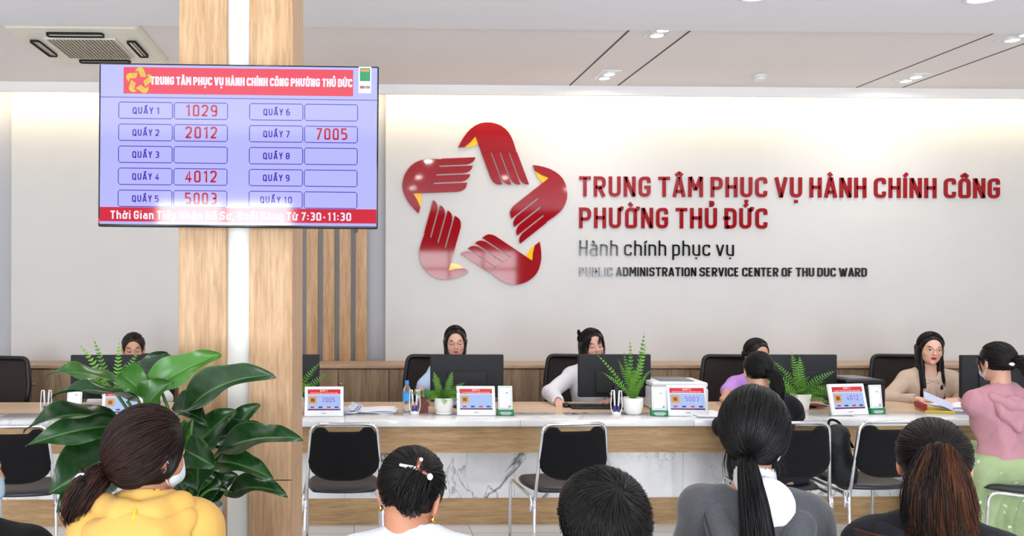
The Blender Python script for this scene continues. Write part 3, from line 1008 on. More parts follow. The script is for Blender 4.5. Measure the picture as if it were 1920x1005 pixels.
twin_lamp(1138, 139.5, 'twin round downlight nearest the cove, right above the red emblem')
twin_lamp(1238, 57, 'twin round downlight between the two slanting grooves, at the ceiling step')
twin_lamp(1708, 145, 'twin round downlight above the end of the red sign, near the cove')
twin_lamp(1912, 66, 'twin round downlight cut by the right edge of the photo')
p = at(1425, 150, 7.0)
d = CAM_R @ Vector(((1425 - PX) / FPX, (PY - 141) / FPX, -1.0))
p = Vector((0, 0, CAM_H)) + d * ((CEIL - CAM_H) / d.z)
o = empty('smoke_detector', (p.x, p.y, CEIL), 0, 'small round white smoke detector on the ceiling between the lamps', 'smoke detector')
MB().lathe([(0.055, 0.0), (0.055, -0.014), (0.052, -0.018)], 0, 24).build('base', M['white_plastic'], o)
MB().lathe([(0.046, -0.018), (0.046, -0.036), (0.036, -0.048), (0.001, -0.050)], 0, 24).build('sensor_cap', M['white_plastic'], o)
first = None
for j, yy in enumerate(DOWN_Y[:1]):
    for xx in DOWN_X:
        if first is None:
            first = empty('downlight', (xx, yy, CEIL_NEAR), 0, 'round recessed downlight at the top edge, in the lower ceiling', 'downlight', 'recessed downlights over the waiting area')
            MB().lathe([(0.105, 0.0), (0.105, -0.006), (0.09, -0.010), (0.085, -0.004)], 0, 28, caps=False).build('trim_ring', M['white_plastic'], first)
            MB().lathe([(0.086, -0.0045), (0.05, -0.006), (0.001, -0.007)], 0, 28).build('lens', M['lamp_lens_cool'], first)
        else:
            dup(first, (xx, yy, CEIL_NEAR), 0)

# ------------------------------------------------------------------ low cabinets along the back wall
ZC = 0.972
Y_CAB = 7.36
X_CAB0, X_CAB1 = at(62, 700, Y_CAB).x - 0.905 * 1.5, X_R - 0.1
o = MB().box((X_L + 0.02, Y_CAB - 0.02, ZC - 0.03), (X_R - 0.02, Y_WALL - 0.003, ZC), bevel=0.003, seg=1).build('cabinet_worktop', M['oak_top'])
tag(o, 'long light oak top running over all the low cabinets by the wall', 'worktop')
pitch = 190.0 / FPX * Y_CAB
x_mid0 = at(634.5, 700, Y_CAB).x              # a door joint with its lock
names = {-4: 'at the far left, behind the leaning office chair', -3: 'left of the big plant, its round lock in view', -2: 'behind the leftmost monitor', -1: 'hidden mostly by the oak pillar', 0: 'with bare doors right of the pillar, lock in view',
         1: 'behind the clerk with the fern and blue blouse', 2: 'left of the clerk in the white blouse, lock in view', 3: 'behind the white printer', 4: 'behind the clerk in lilac', 5: 'right of the fern by the black printer', 6: 'behind the clerk in beige', 7: 'behind the customer in pink, at the right'}
master = None
for i in range(-4, 8):
    xm = x_mid0 + pitch * (i)
    lab = 'low oak cabinet ' + names[i]
    if xm + pitch / 2 > X_R - 0.05 or xm - pitch / 2 < X_L + 0.02:
        continue
    if master is None:
        w = pitch / 2 - 0.0015
        master = empty('low_cabinet', (xm, Y_CAB, 0), 0, lab, 'cabinet', 'low cabinets along the back wall')
        MB().box((-w, 0.02, 0.0), (w, Y_WALL - Y_CAB - 0.006, ZC - 0.0305)).build('body', M['oak_cab'], master)
        for s in (-1, 1):
            dr = MB().box((min(s * 0.002, s * (w - 0.001)), 0, 0.08), (max(s * 0.002, s * (w - 0.001)), 0.0195, ZC - 0.042), bevel=0.0015, seg=1).build('door', M['oak_cab'], master)
            if s > 0:
                mb = MB()
                for prof in ([(0.011, 0.0), (0.011, 0.010), (0.009, 0.014), (0.004, 0.015)],):
                    vs = [(0.024 + r * math.cos(2 * PI * q / 14), -z, 0.80 + r * math.sin(2 * PI * q / 14)) for r, z in prof for q in range(14)]
                    fs = [(a * 14 + q, a * 14 + (q + 1) % 14, (a + 1) * 14 + (q + 1) % 14, (a + 1) * 14 + q) for a in range(len(prof) - 1) for q in range(14)]
                    fs.append(tuple(range((len(prof) - 1) * 14, len(prof) * 14)))
                    mb.add(vs, fs, 0, True)
                tag(mb.build('lock_knob', M['steel'], dr), 'round steel lock')
    else:
        dup(master, (xm, Y_CAB, 0), 0, lab)

# ------------------------------------------------------------------ the service counter
YF, YP = 5.60, 5.80                            # worktop front edge, front panel
ct = empty('service_counter', (0.8, YP, 0), 0, 'long service counter with white marble top, oak band and marble front', 'counter')
X0, X1 = X_L + 0.3 - 0.8, X_R - 0.4 - 0.8
pw = 1.195
xj = at(965, 880, YP).x - 0.8
xs = [X0] + [xj + pw * i for i in range(-5, 7) if X0 + .1 < xj + pw * i < X1 - .1] + [X1]
for a, b in zip(xs, xs[1:]):
    MB().box((a + .0008, YF - YP, TOP_Z - 0.045), (b - .0008, YF - YP + 0.33, TOP_Z), bevel=0.003).build('marble_top', M['marble_top'], ct)
    MB().box((a + .001, 0, 0.185), (b - .001, 0.03, 0.535)).build('marble_panel', M['marble'], ct)
MB().box((X0, YF - YP + 0.3305, TOP_Z - 0.03), (X1, 0.68, TOP_Z)).build('desk_board', M['oak_desk'], ct)
MB().box((X0, -0.16, 0.5355), (X1, 0.02, TOP_Z - 0.0455)).build('apron', M['oak_h'], ct)
MB().box((X0, -0.004, 0.0), (X1, 0.03, 0.1845)).build('kick_panel', M['oak_h'], ct)
for x in (-4.4, -2.6, -0.8, 1.0, 2.8, 4.6, 6.4):
    if X0 < x < X1:
        MB().box((x, 0.031, 0.0), (x + 0.03, 0.62, TOP_Z - 0.0305)).build('support_leg', M['oak_cab'], ct)

# ================================================================== visitor chairs
def on_plane(px, py, z):
    d = CAM_R @ Vector(((px - PX) / FPX, (PY - py) / FPX, -1.0))
    return Vector((0, 0, CAM_H)) + d * ((z - CAM_H) / d.z)


def visitor_chair(label, group):
    o = empty('visitor_chair', (0, 0, 0), 0, label, 'chair', group)
    r = 0.0105
    xs, ys = 0.225, -0.215
    top = fillet([(-xs, ys, 0.40), (-0.192, ys - 0.055, 0.865), (0.192, ys - 0.055, 0.865), (xs, ys, 0.40)], 0.055, 8)
    MB().tube(top, r, 0, 12).build('back_frame', M['chrome'], o)
    for s in (-1, 1):
        g = MB().tube(fillet([(s * xs, ys, 0.41), (s * (xs + .006), ys - 0.01, 0.3), (s * (xs + 0.012), ys - 0.035, 0.012)], 0.05), r, 0, 12).build('leg', M['chrome'], o)
        MB().lathe([(0.014, 0.0), (0.015, 0.012), (0.012, 0.02)], 0, 14, (s * (xs + .012), ys - .035, 0)).build('foot_cap', M['black_plastic'], g)
        g = MB().tube(fillet([(s * (xs + .010), 0.235, 0.012), (s * (xs + .010), 0.215, 0.437), (s * (xs + .016), ys + 0.01, 0.425), (s * (xs + .02), ys + .008, 0.34)], [0, 0.06, 0.05, 0], 8), r * .95, 0, 12).build('leg', M['chrome'], o)
        MB().lathe([(0.014, 0.0), (0.015, 0.012), (0.012, 0.02)], 0, 14, (s * (xs + .010), 0.235, 0)).build('foot_cap', M['black_plastic'], g)
    # seat pad: rounded and slightly dished
    nu, nv = 22, 22
    vs, fs = [], []
    def sq(u, v):
        # square to superellipse mapping
        a, b = u * math.sqrt(max(0, 1 - 0.30 * v * v)), v * math.sqrt(max(0, 1 - 0.30 * u * u))
        return a * 1.06, b * 1.06
    for layer in (0, 1):
        for j in range(nv + 1):
            for i in range(nu + 1):
                u, v = -1 + 2 * i / nu, -1 + 2 * j / nv
                a, b = sq(u, v)
                e = max(abs(u), abs(v))
                rnd = max(0, (e - 0.8) / 0.2) ** 2
                z = (0.478 - 0.010 * (1 - u * u) * (1 - v * v) - 0.016 * rnd) if layer == 0 else (0.436 + 0.008 * rnd)
                if v > 0.5 and layer == 0:
                    z -= 0.02 * ((v - .5) / .5) ** 2
                vs.append((a * 0.206, b * 0.215 + 0.02, z))
    W_ = nu + 1
    L_ = (nu + 1) * (nv + 1)
    for j in range(nv):
        for i in range(nu):
            q = j * W_ + i
            fs.append((q, q + 1, q + 1 + W_, q + W_))
            fs.append((L_ + q, L_ + q + W_, L_ + q + 1 + W_, L_ + q + 1))
    rim = [i for i in range(nu)] + [j * W_ + nu for j in range(nv)] + [nv * W_ + i for i in range(nu, 0, -1)] + [j * W_ for j in range(nv, 0, -1)]
    for k in range(len(rim)):
        a, b = rim[k], rim[(k + 1) % len(rim)]
        fs.append((a, a + L_, b + L_, b))
    np_mesh('seat', vs, fs, M['seat_vinyl'], o)
    # back pad: wide rounded panel, dipped at the top, bulging below
    nu, nv = 30, 18
    vs, fs = [], []
    for layer in (0, 1):
        for j in range(nv + 1):
            for i in range(nu + 1):
                u, v = -1 + 2 * i / nu, j / nv
                zt = 0.850 - 0.026 * max(0, min(1, (0.62 - abs(u)) / 0.14)) - 0.055 * max(0, (abs(u) - 0.80) / 0.2) ** 2.4
                zb = 0.530 + 0.085 * abs(u) ** 3.2 + 0.03 * max(0, (abs(u) - .9) / .1)
                z = zb + (zt - zb) * v
                hw = 0.186 + 0.040 * (1 - (z - 0.53) / 0.32)
                edge = max(0, (max(abs(u), abs(2 * v - 1)) - 0.86) / 0.14) ** 2
                y = ys - 0.055 * ((z - 0.40) / 0.465) - 0.022 * (1 - u * u) - 0.004
                y += (-0.013 + 0.008 * edge) if layer == 0 else (0.013 - 0.008 * edge)
                vs.append((u * hw, y, z))
    W_ = nu + 1
    L_ = (nu + 1) * (nv + 1)
    for j in range(nv):
        for i in range(nu):
            q = j * W_ + i
            fs.append((q, q + 1, q + 1 + W_, q + W_))
            fs.append((L_ + q, L_ + q + W_, L_ + q + 1 + W_, L_ + q + 1))
    rim = [i for i in range(nu)] + [j * W_ + nu for j in range(nv)] + [nv * W_ + i for i in range(nu, 0, -1)] + [j * W_ for j in range(nv, 0, -1)]
    for k in range(len(rim)):
        a, b = rim[k], rim[(k + 1) % len(rim)]
        fs.append((a, a + L_, b + L_, b))
    np_mesh('backrest', vs, fs, M['black_fabric'], o)
    return o


CH = 'visitor chairs along the counter'
vc = visitor_chair('empty black chair with chrome frame right of the oak pillar', CH)


def place_chair(px, Y, rz, label, obj=None, group=CH):
    """px: picture column of the middle of the back; Y: depth of the back."""
    b = at(px, 900, Y)
    c, s = math.cos(rz), math.sin(rz)
    lx, ly = 0.0, -0.26
    loc = (b.x - (lx * c - ly * s), b.y - (lx * s + ly * c), 0)
    if obj is not None:
        obj.location = loc
        obj.rotation_euler = (0, 0, rz)
        return obj
    return dup(vc, loc, rz, label, group)


place_chair(645, 4.86, rad(1), '', vc)
place_chair(1076, 4.86, rad(7), 'black chair with chrome frame before the clerk in the white blouse, behind the short-haired boy')
place_chair(1492, 4.88, rad(-2), 'black chair with chrome frame half hidden by the woman in the grey hoodie')
place_chair(1668, 4.90, rad(3), 'black chair with chrome frame left of the brown ponytail, a bag beside it')
place_chair(25, 4.80, rad(4), 'black chair with chrome frame at the left edge, behind the big plant')

# ================================================================== office chairs behind the counter
def office_chair(label, group):
    o = empty('office_chair', (0, 0, 0), 0, label, 'chair', group)
    MB().box((-0.24, -0.22, 0.44), (0.24, 0.26, 0.51), 0, 0.03, 4).build('seat', M['black_fabric'], o)
    fr = fillet([(-0.215, -0.24, 0.60), (-0.235, -0.27, 0.85), (-0.205, -0.29, 1.075), (0.205, -0.29, 1.075), (0.235, -0.27, 0.85), (0.215, -0.24, 0.60), (-0.215, -0.24, 0.60)], 0.05, 6)
    MB().tube(fr, 0.019, 0, 10).build('back_frame', M['black_plastic'], o)
    vs, fs = [], []
    nu, nv = 8, 10
    for L in (0, 1):
        for j in range(nv + 1):
            for i in range(nu + 1):
                u, v = -1 + 2 * i / nu, j / nv
                vs.append((u * (0.215 + 0.012 * math.sin(PI * v)), -0.24 - 0.05 * v - 0.02 * (1 - u * u) + 0.006 * L, 0.60 + 0.47 * v))
    W_, L_ = nu + 1, (nu + 1) * (nv + 1)
    for j in range(nv):
        for i in range(nu):
            q = j * W_ + i
            fs += [(q, q + 1, q + 1 + W_, q + W_), (L_ + q, L_ + q + W_, L_ + q + 1 + W_, L_ + q + 1)]
    np_mesh('back_mesh', vs, fs, M['black_mesh'], o)
    MB().tube(fillet([(0, -0.27, 0.72), (0, -0.33, 0.55), (0, -0.15, 0.41)], 0.1), 0.022).build('spine', M['black_plastic'], o)
    for s in (-1, 1):
        MB().tube(fillet([(s * .26, 0.0, 0.45), (s * .30, 0.0, 0.62), (s * .28, 0.12, 0.655), (s * .28, -0.14, 0.655)], 0.03), 0.015).build('armrest', M['black_plastic'], o)
    MB().lathe([(0.028, 0.10), (0.028, 0.30), (0.05, 0.40), (0.05, 0.44)], 0, 16).build('gas_column', M['black_plastic'], o)
    for i in range(5):
        a = 2 * PI * i / 5
        g = MB().tube([(0.02 * math.cos(a), 0.02 * math.sin(a), 0.12), (0.29 * math.cos(a), 0.29 * math.sin(a), 0.075)], [0.024, 0.014]).build('leg', M['black_plastic'], o)
        MB().ball((0.29 * math.cos(a), 0.29 * math.sin(a), 0.032), (0.022, 0.022, 0.031)).build('caster', M['black_plastic'], g)
    return o


OC = 'office chairs behind the counter'
oc = office_chair('black mesh office chair at the far left edge, turned sideways', OC)


def place_office(px, Y, rz, label=None, obj=None):
    b = at(px, 700, Y)
    if obj is not None:
        obj.location = (b.x, b.y, 0)
        obj.rotation_euler = (0, 0, rz)
        return obj
    return dup(oc, (b.x, b.y, 0), rz, label)


place_office(-34, 6.60, rad(168), None, oc)
place_office(258, 6.84, rad(180), 'black office chair of the clerk behind the big plant')
place_office(812, 6.76, rad(176), 'black office chair of the clerk in the blue blouse')
place_office(1082, 6.80, rad(172), 'black office chair of the clerk in the white blouse')
place_office(1389, 6.76, rad(174), 'black office chair of the clerk in lilac')
place_office(1717, 6.80, rad(172), 'black office chair of the clerk in the beige blouse')

# ================================================================== things on the counter
DZ = TOP_Z                              # desk board height
def monitor(label, group):
    o = empty('monitor', (0, 0, 0), 0, label, 'monitor', group)
    MB().box((-0.275, -0.012, 0.072), (0.275, 0.026, 0.395), 0, 0.006).box((-0.15, -0.030, 0.10), (0.15, -0.010, 0.27), 0, 0.012, 3).build('housing', M['black_textured'], o)
    MB().box((-0.266, 0.0255, 0.085), (0.266, 0.0275, 0.387)).build('display', glow('clerk_screen', (150, 165, 190), 0.6, 0.2), o)
    MB().tube([(0, -0.016, 0.0), (0, -0.034, 0.08), (0, -0.034, 0.16)], [0.028, 0.024, 0.024]).build('neck', M['black_plastic'], o)
    MB().lathe([(0.11, 0.0), (0.11, 0.006), (0.03, 0.014)], 0, 28).build('foot', M['black_plastic'], o)
    MB().box((-0.045, -0.0325, 0.092), (0.0, -0.0295, 0.112)).build('sticker', M['card_line'], o)
    return o


MG = 'monitors on the counter seen from behind'
mon = monitor('', MG)
first = True
for px, Y, rz, lab in ((204, 6.16, 2, 'black monitor seen from behind at the far left, over the big plant'), (530, 6.2, -1, 'black monitor seen from behind, mostly covered by the oak pillar'),
                       (875.5, 6.2, 0, 'black monitor seen from behind, hiding the mouth of the clerk in blue'), (1152, 6.22, 0, 'black monitor seen from behind, in front of the clerk in the white blouse'),
                       (1501, 6.2, 0, 'black monitor seen from behind the leafy fern, right of the clerk in lilac'), (1868, 6.16, 1, 'black monitor seen from behind, between the beige clerk and the pink customer')):
    b = at(px, 700, Y)
    if first:
        mon.location = (b.x, b.y, DZ)
        mon.rotation_euler = (0, 0, rad(rz))
        mon['label'] = lab
        first = False
    else:
        dup(mon, (b.x, b.y, DZ), rad(rz), lab)

tb_scr = {}
for nm, rgb in (('blue', (176, 200, 248)), ('red', (226, 58, 66)), ('white', (248, 244, 252)), ('purple', (150, 92, 214)), ('gold', (222, 168, 80)), ('brown', (150, 84, 60)), ('navy', (70, 66, 150)), ('dark', (96, 40, 64))):
    tb_scr[nm] = glow('tablet_' + nm, rgb, 0.95, 0.30)


def tablet(px, py, number, counter, w, rz, label):
    b = on_plane(px, py, TOP_Z)
    o = empty('tablet_display', (b.x, b.y, TOP_Z), rad(rz), label, 'display', 'white queue displays on the counter')
    h = w * 0.765
    tilt = Matrix.Rotation(rad(-14), 4, 'X')
    f = lambda x, y, z: tilt @ Vector((x, y, z))
    MB().box((-w / 2, -0.012, 0.0), (w / 2, 0.010, h), 0, 0.006, 3, tilt).build('housing', M['white_plastic'], o)
    MB().box((-w * .3, 0.0105, 0.0), (w * .3, 0.075, 0.012), 0, 0.004).build('stand', M['white_plastic'], o)

    def rect(mb, x0, z0, x1, z1, d, m=0):
        mb.add([f(w * (x0 - .5), -0.0122 - d, h * z0), f(w * (x1 - .5), -0.0122 - d, h * z0), f(w * (x1 - .5), -0.0122 - d, h * z1), f(w * (x0 - .5), -0.0122 - d, h * z1)], [(0, 1, 2, 3)], m)
        return mb
    n = tilt.to_3x3() @ Vector((0, -1, 0))
    up = tilt.to_3x3() @ Vector((0, 0, 1))

    def txt(text, x0, x1, z, cap, t, m, name):
        lettering(MB(), text, f(w * (x0 - .5), -0.0122 - 0.0012, h * z), (1, 0, 0), up, n, cap * h, w * (x1 - x0), t, 0, .2).build(name, m, sc)
    sc = rect(MB(), .08, .20, .92, .90, 0.0003).build('screen', tb_scr['blue'], o)
    rect(MB(), .08, .74, .92, .90, 0.0007).build('banner', tb_scr['red'], sc)
    rect(MB(), .08, .715, .92, .74, 0.0007).build('banner_edge', tb_scr['white'], sc)
    rect(rect(MB(), .11, .42, .31, .66, 0.0007, 0), .16, .48, .26, .60, 0.0010, 1).build('emblem_picture', [tb_scr['gold'], tb_scr['brown']], sc)
    for i, x in enumerate((.15, .36, .57, .77)):
        rect(MB(), x, .275, x + .10, .33, 0.0007).build('footer_mark', tb_scr['navy' if i % 2 else 'red'], sc)
    rect(MB(), .08, .20, .92, .245, 0.0007).build('footer_bar', tb_scr['dark'], sc)
    txt('QUẦY %d' % counter, .40, .60, .825, .055, .2, tb_scr['white'], 'banner_lettering')
    txt('TRUNG TÂM PHỤC VỤ HÀNH CHÍNH CÔNG', .14, .86, .76, .03, .2, tb_scr['white'], 'banner_small_lettering')
    if number:
        txt(number, .45, .78, .47, .16, .13, tb_scr['purple'], 'ticket_number')
    rect(MB(), .44, .09, .56, .115, 0.0004).build('badge', M['card_line'], o)
    MB().ball(f(0, -0.0122, h * .95), 0.0025).build('camera_lens', M['black_gloss'], o)
    return o


tablet(607.5, 781, '7005', 7, 0.272, 1, 'white queue display beside the oak pillar, washed out by glare')
tablet(893, 779.5, '', 6, 0.272, -1, 'white queue display without a number, below the monitor of the clerk in blue')
tablet(1290, 780.5, '5003', 5, 0.286, -3, 'white queue display reading 5003 in front of the white printer')
tablet(1594, 778.5, '4012', 4, 0.290, 9, 'white queue display reading 4012 before the black printer')
tablet(228, 786, '', 8, 0.272, 3, 'white queue display seen between the leaves of the big plant')


def card_stand(px, py, rz, label):
    b = on_plane(px, py, TOP_Z)
    o = empty('card_stand', (b.x, b.y, TOP_Z), rad(rz), label, 'card stand', 'card stands on the counter')
    tilt = Matrix.Rotation(rad(-7), 4, 'X')
    MB().box((-0.058, -0.022, 0.0), (0.058, 0.035, 0.042), 0, 0.003).build('base', M['green_card'], o)
    mb = MB()
    for z, a, bb in ((0.026, -.036, .036), (0.018, -.042, .042), (0.010, -.030, .030)):
        mb.box((a, -0.0225, z - 0.0018), (bb, -0.0219, z + 0.0018))
    mb.build('base_print', M['paper'], o)
    MB().box((-0.052, -0.003, 0.0), (0.052, 0.003, 0.208), 0, 0.001, 1, Matrix.Translation((0, 0, 0.038)) @ tilt @ Matrix.Scale(0.82, 4, (0, 0, 1))).build('frame', M['green_card'], o)
    c = MB().box((-0.050, -0.0042, 0.003), (0.050, -0.0031, 0.205), 0, 0, 1, Matrix.Translation((0, 0, 0.038)) @ tilt @ Matrix.Scale(0.82, 4, (0, 0, 1))).build('card', M['paper'], o)
    mb = MB()
    mm = Matrix.Translation((0, 0, 0.038)) @ tilt @ Matrix.Scale(0.82, 4, (0, 0, 1))
    for x0, z0, x1, z1 in ((-.043, .014, .043, .0165), (-.043, .192, .043, .1945), (-.043, .014, -.041, .194), (.041, .014, .043, .194), (.022, .022, .036, .040), (0.004, .142, .02, .150)):
        mb.box((x0, -0.0046, z0), (x1, -0.0042, z1), 0, 0, 1, mm)
    mb.build('card_print', M['card_line'], c)
    return o


card_stand(947.5, 779, -2, 'green based card stand right of the display without a number')
card_stand(1236, 780, -8, 'green based card stand between the tall fern and the display reading 5003')
card_stand(1643, 776, 8, 'green based card stand at the black printer, behind the display reading 4012')
card_stand(139, 784, 0, 'green based card stand behind the leaves of the big plant')


def pen_stand(px, py, rz, label):
    b = on_plane(px, py, TOP_Z)
    o = empty('pen_stand', (b.x, b.y, TOP_Z), rad(rz), label, 'pen stand', 'tethered pens on the counter')
    MB().lathe([(0.032, 0.0), (0.032, 0.006), (0.024, 0.016), (0.010, 0.022)], 0, 24).build('base', M['white_plastic'], o)
    for s in (-1, 1):
        h = MB().tube([(s * 0.010, 0, 0.016), (s * 0.013, 0.0, 0.06)], [0.010, 0.0085]).build('holder', M['purple_plastic'] if s < 0 else M['navy_plastic'], o)
        p = MB().tube([(s * .012, 0, .055), (s * .017, .004, .15), (s * .018, .005, .172)], [0.0062, 0.0068, 0.004]).build('pen', M['white_plastic'], o)
        MB().tube(fillet([(s * .020, .0, .165), (s * .034, 0, .172), (s * .040, -.004, .05), (s * .024, -.012, .004)], .03), 0.0032).build('cord', M['white_plastic'], p)
    return o


pen_stand(777.5, 776, 4, 'tethered pair of white pens left of the round white pot')
pen_stand(1156, 777, -25, 'tethered pair of white pens in front of the black monitor and the tall fern')
pen_stand(87, 777, 0, 'tethered pair of white pens at the far left of the counter')

# bottle, pen cup
b = on_plane(764, 776, TOP_Z)
o = empty('water_bottle', (b.x, b.y + .06, DZ), 0, 'clear plastic water bottle with blue cap and label', 'bottle')
MB().lathe([(0.026, 0.0), (0.030, 0.004), (0.030, 0.05), (0.027, 0.06), (0.030, 0.07), (0.030, 0.15), (0.027, 0.17), (0.013, 0.196), (0.012, 0.205)], 0, 24).build('body', M['clear'], o)
MB().lathe([(0.0305, 0.085), (0.0308, 0.09), (0.0308, 0.14), (0.0305, 0.145)], 0, 24, caps=False).build('label_wrap', M['blue_label'], o)
MB().lathe([(0.0145, 0.203), (0.0150, 0.205), (0.0150, 0.226), (0.0135, 0.229), (0.001, 0.229)], 0, 20).build('cap', M['blue_plastic'], o)
b = on_plane(794, 774.5, TOP_Z)
o = empty('pen_cup', (b.x, b.y + 0.03, DZ), rad(8), 'reddish brown square pen cup holding blue pens', 'pen cup')
mb = MB()
for lo, hi in (((-.031, -.031), (.031, -.027)), ((-.031, .027), (.031, .031)), ((-.031, -.027), (-.027, .027)), ((.027, -.027), (.031, .027))):
    mb.box((lo[0], lo[1], 0), (hi[0], hi[1], 0.108))
mb.box((-.027, -.027, 0), (.027, .027, .004))
mb.build('cup', M['brown_leather'], o)
cupb = o
for i, (dx, dy, tx, hgt, m, lab) in enumerate(((-.014, .006, -.035, .185, 'white_plastic', 'white pen in the brown pen cup, leaning left'), (.004, -.012, .01, .165, 'navy_plastic', 'blue pen in the brown pen cup, front one'), (.015, .010, .03, .158, 'blue_plastic', 'lighter blue pen in the brown pen cup'), (-.002, .016, -.01, .150, 'black_plastic', 'black pen in the brown pen cup'))):
    p = empty('pen', (b.x + dx, b.y + .03 + dy, DZ + .006), 0, lab, 'pen', 'pens in the brown cup')
    MB().tube([(0, 0, 0), (tx * .8, 0, hgt * .8)], 0.0058).build('barrel', M[m], p)
    MB().tube([(tx * .8, 0, hgt * .8), (tx, 0, hgt)], [0.0048, .004]).build('cap', M['blue_plastic' if i == 0 else m], p)

# papers
def paper_stack(px, py, w, d, n, rz, label, z=DZ, mats=('paper', 'paper_blue'), seed=1, lift=0.0):
    rnd = random.Random(seed)
    b = on_plane(px, py, z)
    o = empty('paper_stack', (b.x, b.y + d / 2, z), rad(rz), label, 'papers')
    zz = 0.0
    for i in range(n):
        a = rad(rnd.uniform(-7, 7))
        th = rnd.uniform(0.002, 0.006)
        m = Matrix.Translation((rnd.uniform(-.015, .015), rnd.uniform(-.01, .01), zz)) @ Matrix.Rotation(a, 4, 'Z')
        nx = 8
        vs, fs = [], []
        for L in (0, 1):
            for j in (0, 1):
                for k in range(nx + 1):
                    u = k / nx
                    curl = lift * max(0, u - .55) ** 2 * 4 + 0.004 * math.sin(u * 5 + i)
                    vs.append(m @ Vector((w * (u - .5), d * (j - .5), curl + L * th)))
        K = nx + 1
        for k in range(nx):
            fs += [(k, k + 1, K + k + 1, K + k), (2 * K + k, 3 * K + k, 3 * K + k + 1, 2 * K + k + 1), (k, 2 * K + k, 2 * K + k + 1, k + 1), (K + k, K + k + 1, 3 * K + k + 1, 3 * K + k)]
        fs += [(0, K, 3 * K, 2 * K), (nx, 2 * K + nx, 3 * K + nx, K + nx)]
        np_mesh('sheets', vs, fs, M[mats[i % len(mats)]], o, False)
        zz += th + 0.0006
    return o


paper_stack(707, 775.5, 0.27, 0.20, 5, -4, 'flat stack of white papers on the oak desk, left of the bottle', seed=3)
paper_stack(652, 777, 0.13, 0.16, 6, 22, 'ruffled white papers behind the washed out display', seed=5, lift=.05)
paper_stack(1338, 784, 0.24, 0.26, 3, 3, 'white papers between the display reading 5003 and the customer in black', z=TOP_Z, seed=8)
paper_stack(1812, 773, 0.24, 0.22, 7, 4, 'stack of bluish papers under the hands of the beige clerk', seed=11, lift=.02)
paper_stack(1541, 766, 0.10, 0.09, 6, 10, 'small stack of brown and white slips beside the square white pot', seed=21, mats=('oak_top', 'paper', 'red_card'))
# leaning folder of papers in front of the beige clerk
b = on_plane(1762, 774, DZ)
o = empty('folder', (b.x, b.y, DZ), rad(-18), 'red and yellow folder with papers sticking out, below the beige clerk', 'folder')
MB().box((-.09, 0.0, 0.0), (.10, .22, .012), 0, .002, 1).build('yellow_cover', M['yellow_card'], o)
MB().box((-.10, .01, .013), (-.075, .21, .055), 0, .002, 1).build('red_spine', M['red_card'], o)
for i in range(4):
    MB().box((-.20, 0, 0), (.0, .002, .09 - .012 * i), 0, 0, 1, Matrix.Translation((0.09 + .012 * i, .02 + .03 * i, .018)) @ Matrix.Rotation(rad(24), 4, 'Y') @ Matrix.Rotation(rad(-58), 4, 'X')).build('sheet', M['paper' if i % 2 else 'paper_blue'], o)
b = on_plane(1105, 768, DZ)
o = empty('keyboard', (b.x + .10, b.y + .08, DZ), rad(-3), 'black keyboard in front of the clerk in the white blouse', 'keyboard')
MB().box((-.22, -.075, 0), (.22, .075, .018), 0, .006).build('case', M['black_plastic'], o)
mb = MB()
for r in range(5):
    for c in range(15):
        mb.box((-.21 + c * .028, -.065 + r * .026, .018), (-.21 + c * .028 + .024, -.065 + r * .026 + .021, .023))
mb.build('keys', M['black_textured'], o)
b = on_plane(1063, 764, DZ)
o = empty('computer_mouse', (b.x, b.y + .03, DZ), rad(170), 'black computer mouse under the right hand of the clerk in the white blouse', 'mouse')
MB().ball((0, 0, .012), (.030, .052, .024), 0, 20, 12).build('shell', M['black_gloss'], o)
MB().tube([(-.002, .038, .030), (-.002, .020, .036)], .004).build('wheel', M['grey_plastic'], o)
MOUSE = Vector((b.x, b.y + .03, DZ + .03))


def printer(px0, px1, py, Y, h, d, body, lid, label, rz=0):
    a, b = at(px0, py, Y), at(px1, py, Y)
    w = b.x - a.x
    o = empty('printer', ((a.x + b.x) / 2, Y + d / 2, DZ), rad(rz), label, 'printer')
    MB().box((-w / 2, -d / 2, 0.0), (w / 2, d / 2, h * .80), 0, .018, 3).build('body', M[body], o)
    MB().box((-w / 2 + .003, -d / 2 + .004, h * .81), (w / 2 - .003, d / 2 - .004, h), 0, .014, 3).build('top_cover', M[body], o)
    MB().box((-w * .30, -d * .30, h * .985), (w * .30, d * .42, h + .006), 0, .003).build('output_tray', M[lid], o)
    mb = MB()
    for i in range(6):
        mb.box((w / 2 - .001, -d * .3 + i * .022, h * .42), (w / 2 + .002, -d * .3 + i * .022 + .012, h * .70))
    mb.build('side_vents', M['black_plastic'], o)
    MB().box((-w * .36, -d / 2 - .002, h * .12), (w * .36, -d / 2 + .006, h * .40), 0, .002, 1).build('paper_drawer', M[body], o)
    return o


printer(1227, 1331, 740, 6.02, 0.205, 0.36, 'white_plastic', 'grey_plastic', 'white laser printer behind the display reading 5003', -4)
printer(1584, 1661, 740, 6.10, 0.215, 0.30, 'black_plastic', 'grey_plastic', 'black printer behind the display reading 4012', 3)

